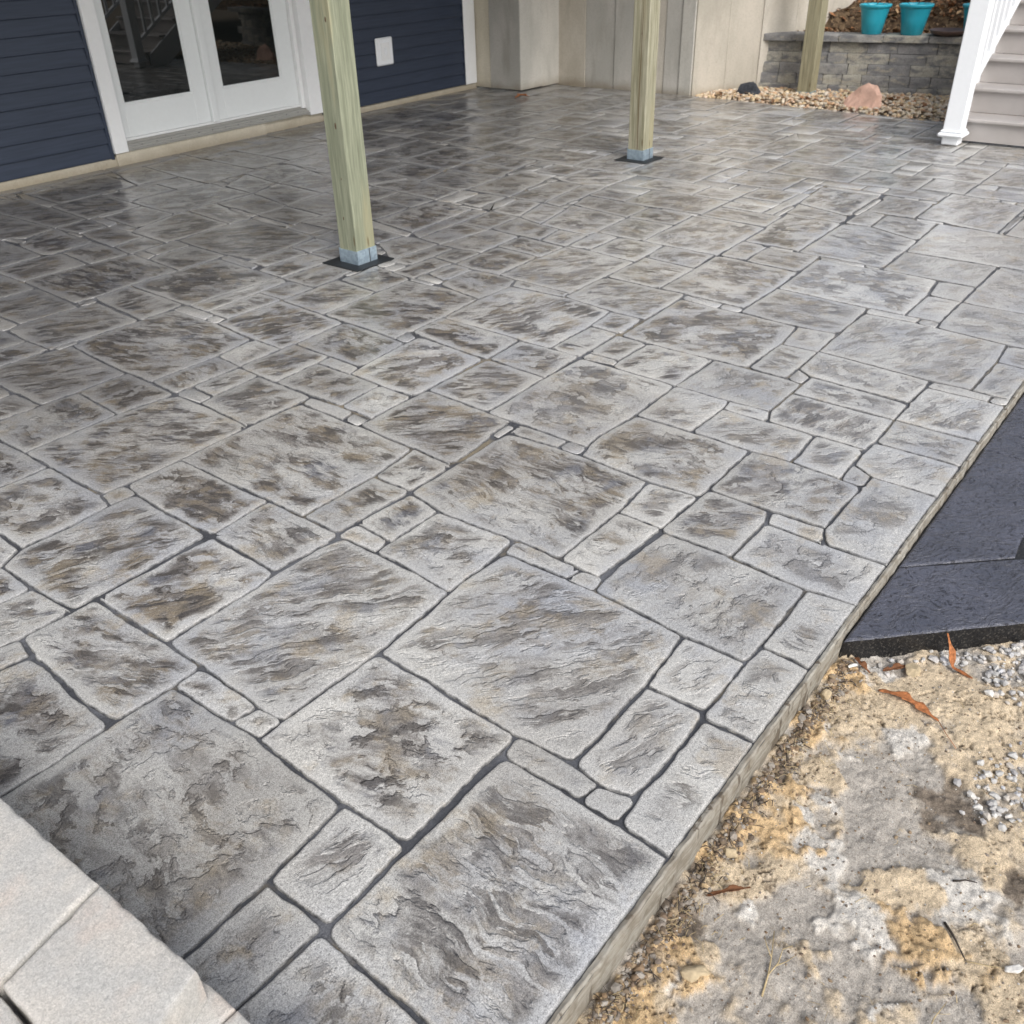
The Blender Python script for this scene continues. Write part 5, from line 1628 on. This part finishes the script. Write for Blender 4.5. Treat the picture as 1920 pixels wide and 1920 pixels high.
# long wall running towards the camera side
ys = [7.02, 6.62, 6.22, 5.86, 5.56, 5.36, 5.200]
mt = ['conc', 'conc2', 'conc2', 'conc', 'conc2', 'conc4']
for k in range(6):
    xo = 9.675 + (.006 if k % 2 else 0) - (.015 if k == 5 else 0) - .01 * k
    cpanel((xo, ys[k]), (xo - .008, ys[k + 1]), .30, -.03, WT, M[mt[k]])
# wing wall turning away behind the gravel
a = Vector((9.615, 5.185)); d = Vector((.866, -.4985)); seg = [0, .40, .82, 1.25, 2.02]
for k, m_ in enumerate(('conc3', 'conc3', 'conc', 'conc')):
    p0 = a + d * seg[k]; p1 = a + d * seg[k + 1]; n = Vector((-d.y, d.x)) * (.006 if k % 2 else 0)
    cpanel((p0.x + n.x, p0.y + n.y), (p1.x + n.x, p1.y + n.y), .28, -.06, WT - .5 if k == 3 else WT, M[m_])

# ------------------------------------------------------------------ posts
def post(name, x0, y0, w, h, mat, label, knots=(), plate=True, zb=0.0, cap=.084):
    root = empty(name, (x0 + w / 2, y0 + w / 2, zb)); tag(root, label, 'post', 'posts holding up the deck'); q = w / 2
    MB().box(-q, -q, .03, q, q, h, .004).obj('shaft', mat, root)
    c = MB(); e = .0035
    c.box(-q - e, -q - e, .006, q + e, -q, cap); c.box(-q - e, q, .006, q + e, q + e, cap); c.box(-q - e, -q, .006, -q, q, cap - .003); c.box(q, -q, .006, q + e, q, cap - .004)
    b = c.obj('post_base', M['galv'], root)
    s_ = MB(); s_.box(q * .22, -q - e - .0016, .008, q * .22 + .0045, -q - e - .0002, cap - .001); s_.obj('seam', M['screw'], b)
    if plate: MB().box(-q - .078, -q - .072, .0005, q + .072, q + .078, .0050, .001).obj('base_mat', M['rubber'], root)
    for (ky, kz, r1, r2) in knots:
        V = I2[0] * np.array([.0012, r1, r2]) + np.array([-q - .0001, ky - (y0 + q), kz]); me = bpy.data.meshes.new('knot'); me.from_pydata(V.tolist(), [], I2[1]); link('knot', me, root, M['knot'], True)
    return root
post('wooden_post', 3.430, 3.870, .142, 2.79, M['wood1'], 'nearest square wooden post, green tinted, in a galvanised base on a black mat',
     [(3.905, 1.231, .006, .013), (3.925, .737, .007, .017), (3.928, .468, .003, .006), (3.95, .256, .005, .009)])
post('wooden_post', 6.570, 3.930, .142, 2.79, M['wood2'], 'middle square wooden post with a dark heart streak, pale on its right side', [(3.99, .9, .004, .008)])
post('wooden_post', 10.190, 4.090, .150, 3.1, M['wood3'], 'farthest weathered wooden post standing in the river gravel', plate=False, zb=-.03, cap=.07)

# ------------------------------------------------------------------ deck carried by the posts (above the frame; it shades the house side)
dk = empty('deck', (6.0, 5.8, 2.80)); tag(dk, 'timber deck overhead carried by the square wooden posts', 'deck')
b = MB(); b.box(-5.2, -1.92, 0, 3.0, -1.875, .235); b.box(-5.2, -1.83, 0, 3.0, -1.785, .235)
b.obj('beam', M['deck'], dk)
b = MB(); x = -5.2
while x < 3.0: b.box(x, -2.3, .24, x + .04, 1.6, .46); x += .4
tag(b.obj('joists', M['deck'], dk), kind='stuff')
b = MB(); y = -2.35
while y < 1.55: b.box(-5.3, y, .462, 3.0, y + .128, .488); y += .144
tag(b.obj('deck_boards', M['tread'], dk), kind='stuff')

# ------------------------------------------------------------------ stairs with white railing
st = empty('staircase', (8.55, 2.08, 0)); tag(st, 'greige deck stairs with a white vinyl railing and square newel post', 'staircase')
RISE, RUN, SW = .1925, .282, 1.25; NS = 12
for k in range(NS):
    x = k * RUN; z = k * RISE
    MB().box(x, -SW, z + (.018 if k == 0 else .0015), x + .018, .105, z + RISE - .028, .001).obj('riser', M['tread'], st)
    t = MB(); t.prism([(x - .030, z + RISE - .026), (x + RUN - .001, z + RISE - .026), (x + RUN - .001, z + RISE - .001), (x - .022, z + RISE - .001), (x - .029, z + RISE - .006), (x - .031, z + RISE - .013)], 0, 1)
    # profile is (x, z): extrude along y instead of x
    t.v = [(v[1], -SW + v[0] * (SW + .105), v[2]) for v in t.v]
    t.obj('tread', M['tread'], st)
pts = [(0.02, 0.004), (.30, .004), (NS * RUN, (NS - 1) * RISE - .16), (NS * RUN, NS * RISE - .03), (.02, RISE - .03)]
for yy in (.107, -SW - .030):
    s = MB(); s.v = [(p[0], yy, p[1]) for p in pts] + [(p[0], yy + .028, p[1]) for p in pts]
    s.f = [tuple(range(5)), tuple(range(5, 10))[::-1]] + [(i, (i + 1) % 5, (i + 1) % 5 + 5, i + 5) for i in range(5)]; s.mi = [0] * 7
    s.obj('stringer', M['white'], st)
# newel post (front face at x=8.35)
nw = MB(); nw.box(-.192, -.022, .060, -.062, .122, 1.24, .006)
nwo = nw.obj('newel_post', M['white'], st)
n2_ = MB(); n2_.box(-.186, -.016, .006, -.068, .116, .068, .008); n2_.obj('newel_foot', M['white'], nwo)
n3 = MB(); n3.box(-.222, -.052, .068, -.032, .152, .100, .012); n3.box(-.208, -.038, .100, -.046, .138, .120, .010); n3.obj('newel_collar', M['white'], nwo)
n4 = MB(); n4.box(-.215, -.045, 1.242, -.039, .145, 1.275, .012); n4.box(-.19, -.02, 1.277, -.064, .12, 1.30, .02); n4.obj('newel_cap', M['white'], nwo)
def rail(z_at0, slope, x0, x1, h, w, name, yc=.05, parent=st):
    mb = MB(); vs = []
    for x in (x0, x1):
        z = z_at0 + slope * x
        vs += [(x, yc - w / 2, z), (x, yc + w / 2, z), (x, yc + w / 2, z + h), (x, yc - w / 2, z + h)]
    mb.add(vs, [(0, 1, 2, 3), (7, 6, 5, 4), (0, 4, 5, 1), (1, 5, 6, 2), (2, 6, 7, 3), (3, 7, 4, 0)]); o = mb.obj(name, M['white'], parent)
    bv = o.modifiers.new('b', 'BEVEL'); bv.width = .006; bv.segments = 2; return o
SLP = .645
rail(.345, SLP, -.062, NS * RUN, .052, .055, 'bottom_rail'); rail(1.02, SLP, -.062, NS * RUN, .075, .075, 'top_rail')
x = .085
while x < NS * RUN - .05:
    z = .345 + SLP * x + .048
    o = MB().box(x - .019, .031, z - .012, x + .019, .069, z + .66, .003).obj('baluster', M['white'], st); x += .152
rail(.345, SLP, -.062, NS * RUN, .052, .055, 'bottom_rail', -SW + .03); rail(1.02, SLP, -.062, NS * RUN, .075, .075, 'top_rail', -SW + .03)
x = .085
while x < NS * RUN - .05:
    z = .345 + SLP * x + .048
    MB().box(x - .019, -SW + .011, z - .012, x + .019, -SW + .049, z + .66, .003).obj('baluster', M['white'], st); x += .152
MB().box(-.192, -SW - .04, .006, -.062, -SW + .10, 1.24, .006).obj('newel_post', M['white'], st)

# ------------------------------------------------------------------ block wall, hillside, pots
bw = empty('block_wall', (10.45, 3.6, 0)); tag(bw, 'low garden wall of weathered split-face blocks behind the gravel', 'garden wall')
A = Vector((10.36, 4.74)); B_ = Vector((10.92, 2.2)); D = (B_ - A).normalized(); NB = Vector((-D.y, D.x))   # NB points away from the camera
rb = random.Random(9)
def wallp(t, off): p = A + D * t + NB * off; return (p.x - 10.45, p.y - 3.6)
for c in range(5):
    z0 = -.03 + c * .104; t = -.05 + c * .012 + rb.uniform(0, .02); set_ = .012 * c
    while t < 3.6:
        l = rb.choice((.20, .28, .36, .42)) if c < 4 else rb.choice((.30, .38)); 
        o1 = set_ + rb.uniform(-.008, .012)
        L = [wallp(t + .002, o1), wallp(t + l - .003, o1 + rb.uniform(-.004, .004)), wallp(t + l - .003, o1 + .24), wallp(t + .002, o1 + .24)]
        o = worn_block(L, z0 + .1015, z0, 100 + c * 20 + int(t * 10), bw, 'block', M['block'], .008, .0055, .03)
        t += l
t = -.02
while t < 3.6:
    l = rb.choice((.34, .44)); o1 = .02 + rb.uniform(-.03, .0)
    L = [wallp(t + .002, o1), wallp(t + l * .5, o1 - rb.uniform(0, .022)), wallp(t + l - .003, o1 + rb.uniform(-.006, .006)), wallp(t + l - .003, o1 + .30), wallp(t + .002, o1 + .30)]
    worn_block(L, .555, .4915, 300 + int(t * 10), bw, 'cap_block', M['block'], .008, .006, .03); t += l
st_ = .10; gx = np.arange(-.2, 14, st_ * 1.0); gy = np.arange(-6.0, 7.0, st_)
X, Y = np.meshgrid(gx, gy)
wx_ = 10.36 + (4.74 - Y) * .2205
Zh = .50 + X * .44 - X * X * .010 + fbm(X * 1.3, Y * 1.3, 4, 5) * .10 + fbm(X * 6, Y * 6, 3, 6) * .035
Zh = np.where(X < .35, .515 + .02 * fbm(X * 8, Y * 8, 2, 2), Zh)
Zh = np.where(X < .05, .50, Zh)
h, w2 = X.shape; V = np.stack([X + wx_ + .26, Y, Zh], -1).reshape(-1, 3); idx = np.arange(h * w2).reshape(h, w2)
Fq = np.stack([idx[:-1, :-1], idx[:-1, 1:], idx[1:, 1:], idx[1:, :-1]], -1).reshape(-1, 4)
me = bpy.data.meshes.new('hillside'); me.from_pydata(V.tolist(), [], Fq.tolist()); tag(link('hillside', me, None, M['soil'], True), 'brown mulch slope rising behind the block wall', None, None, 'structure')
def hz(x, y):
    X_ = x - (10.36 + (4.74 - y) * .2205) - .26
    return (.50 + X_ * .44 - X_ * X_ * .01) if X_ > .35 else .52
r_ = random.Random(15); V = []; Fc = []; S = []
for k in range(5200):
    y = r_.uniform(.5, 4.6); X_ = .02 + abs(r_.gauss(0, 1.1)); x = X_ + 10.36 + (4.74 - y) * .2205 + .26; z = hz(x, y) + r_.uniform(.0, .05)
    a = r_.uniform(0, 6.3); l = r_.uniform(.015, .05); w_ = l * r_.uniform(.3, .7); t1 = r_.uniform(-.9, .9); t2 = r_.uniform(-.6, .6)
    ux = Vector((math.cos(a), math.sin(a), t1)).normalized() * l; uy = Vector((-math.sin(a), math.cos(a), t2)).normalized() * w_
    c = Vector((x, y, z)); n = len(V); V += [(c - ux)[:], (c + uy + Vector((0, 0, .006)))[:], (c + ux)[:], (c - uy)[:]]; Fc += [(n, n + 1, n + 2), (n, n + 2, n + 3)]; S += [r_.random()] * 4
me = bpy.data.meshes.new('leaf_litter'); me.from_pydata(V, [], Fc); put_attrs(me, seed=S); tag(link('leaf_litter', me, None, M['litter']), 'brown leaf litter on the slope behind the pots', None, None, 'stuff')
sp = []
for k in range(260):
    y = r_.uniform(1.0, 4.5); X_ = .03 + abs(r_.gauss(0, .9)); x = X_ + 10.36 + (4.74 - y) * .2205 + .26; sp.append((x, y, hz(x, y) + .01, r_.uniform(.012, .04)))
pebbles('rubble', sp, M['litter'], I1, .4, 5, 22, 'brown clods and stones on the slope')
# leaf litter caught in the gravel
V = []; Fc = []; S = []
for k in range(150):
    y = r_.uniform(2.3, 4.9); x = 9.5 + (5.16 - y) * .0 + r_.uniform(.0, .85); c = Vector((x, y, .02 + r_.uniform(0, .02))); a = r_.uniform(0, 6.3); l = r_.uniform(.02, .045)
    ux = Vector((math.cos(a), math.sin(a), r_.uniform(-.5, .5))) * l; uy = Vector((-math.sin(a), math.cos(a), r_.uniform(-.4, .4))) * l * .6
    n = len(V); V += [(c - ux)[:], (c + uy + Vector((0, 0, .01)))[:], (c + ux)[:], (c - uy)[:]]; Fc += [(n, n + 1, n + 2), (n, n + 2, n + 3)]; S += [r_.random()] * 4
me = bpy.data.meshes.new('leaf_litter'); me.from_pydata(V, [], Fc); put_attrs(me, seed=S); tag(link('leaf_litter', me, None, M['litter']), 'few brown leaves caught in the river gravel', None, None, 'stuff')
sp = []
for k in range(5200):
    y = r_.uniform(.2, 5.15); xa = 9.385 + (y - 2.5) * .09 if y > 2.5 else 9.385; xb = 10.36 + (4.74 - y) * .2205 + .02
    if y > 4.66: xb = 9.615 + (5.185 - y) / .4985 * .866
    if xb < xa: continue
    x = r_.uniform(xa, xb); a = r_.uniform(.013, .030); sp.append((x, y, -.035 + .045 * min(1, (x - xa) / .15) + r_.uniform(-.006, .016), a))
pebbles('river_gravel', sp, M['river'], I2, .12, 2, 31, 'tan and cream river gravel strip between patio and block wall', None, True)

def pot(name, x, y, z, r0, r1, h, mat, label, group='turquoise flower pots on the block wall'):
    n = 40; prof = [(0, .0), (r0 - .006, 0), (r0, .004), (r0 + (r1 - r0) * .45, h * .5), (r0 + (r1 - r0) * .86, h * .86), (r1 - .004, h * .885), (r1 + .006, h * .895), (r1 + .010, h * .97), (r1 + .006, h), (r1 - .008, h), (r1 - .014, h * .95), (r1 - .022, h * .86), (r1 - .030, h * .80)]
    V = []; Fc = []
    for (r, zz) in prof[1:]:
        for k in range(n): a = 2 * PI * k / n; V.append((r * math.cos(a), r * math.sin(a), zz))
    m = len(prof) - 1
    for i in range(m - 1):
        for k in range(n): Fc.append((i * n + k, i * n + (k + 1) % n, (i + 1) * n + (k + 1) % n, (i + 1) * n + k))
    Fc.append(tuple(range(n))[::-1])
    root = empty(name, (x, y, z)); tag(root, label, 'flower pot', group)
    me = bpy.data.meshes.new('body'); me.from_pydata(V, [], Fc); link('body', me, root, mat, True)
    V = [((r1 - .029) * math.cos(2 * PI * k / n), (r1 - .029) * math.sin(2 * PI * k / n), h * .80 + .006 * math.sin(k * 2.1)) for k in range(n)]
    me = bpy.data.meshes.new('soil'); me.from_pydata(V, [], [tuple(range(n))]); link('soil', me, root, M['soil'])
    for k in range(4): mb = MB(); a = k * 1.7; mb.tube([(.03 * math.cos(a), .03 * math.sin(a), h * .78), (.06 * math.cos(a), .06 * math.sin(a), h * .95), (.10 * math.cos(a + .3), .10 * math.sin(a + .3), h * 1.06)], .002, 5); mb.obj('stem', M['twig'], root)
    return root
pot('flower_pot', 10.72, 3.735, .556, .098, .150, .275, M['pot'], 'left turquoise glazed pot on the block wall, nearest the far wooden post')
pot('flower_pot', 10.80, 3.350, .556, .102, .158, .280, M['pot'], 'right-hand turquoise pot of the pair, beside the dark saucer')
pot('flower_pot', 10.93, 2.775, .556, .10, .152, .280, M['pot'], 'third turquoise pot, mostly hidden behind the white newel post')
n = 40; prof = [(.10, 0), (.165, .018), (.190, .050), (.186, .054), (.160, .030), (.10, .014), (.01, .012)]
V = [(r * math.cos(2 * PI * k / n), r * math.sin(2 * PI * k / n), z) for r, z in prof for k in range(n)]
Fc = [(i * n + k, i * n + (k + 1) % n, (i + 1) * n + (k + 1) % n, (i + 1) * n + k) for i in range(6) for k in range(n)] + [tuple(range(n))[::-1], tuple(6 * n + k for k in range(n))]
me = bpy.data.meshes.new('plant_saucer'); me.from_pydata(V, [], Fc); o = link('plant_saucer', me, None, M['saucer'], True); o.location = (10.86, 3.00, .557); tag(o, 'dark brown round plant saucer on the block wall', 'saucer')
# the two big rocks in the gravel
def facet_rock(name, mat, loc, pts, label, seed):
    bm = bmesh.new()
    for p in pts: bm.verts.new(p)
    bmesh.ops.convex_hull(bm, input=bm.verts)
    bmesh.ops.subdivide_edges(bm, edges=bm.edges, cuts=5, use_grid_fill=True); bmesh.ops.triangulate(bm, faces=bm.faces)
    for v in bm.verts:
        q = v.co * 9; v.co += v.co.normalized() * (noise.noise(q + Vector((seed, 0, 0))) * .018 + noise.noise(q * 3) * .007)
    me = bpy.data.meshes.new(name); bm.to_mesh(me); bm.free(); o = link(name, me, None, mat); o.location = loc; tag(o, label, 'rock'); return o
facet_rock('rock', M['pink'], (9.72, 3.36, .0), [(-.05, .19, -.03), (-.10, .12, .0), (-.12, -.14, -.02), (.02, -.18, -.02), (.14, -.14, -.02), (.12, .17, -.02), (.03, -.02, .235), (.05, -.10, .215), (-.04, -.14, .13), (.0, .12, .13), (-.03, .17, .06), (.06, -.16, .12)], 'large pink angular rock lying in the river gravel', 1)
facet_rock('rock', M['dark'], (9.93, 4.66, .0), [(-.07, .13, -.02), (-.10, .02, -.02), (-.08, -.13, -.02), (.10, -.12, -.02), (.10, .12, -.02), (-.02, .10, .11), (.03, -.02, .145), (-.03, -.09, .10), (.05, .07, .12)], 'dark grey speckled rock against the concrete wall', 2)
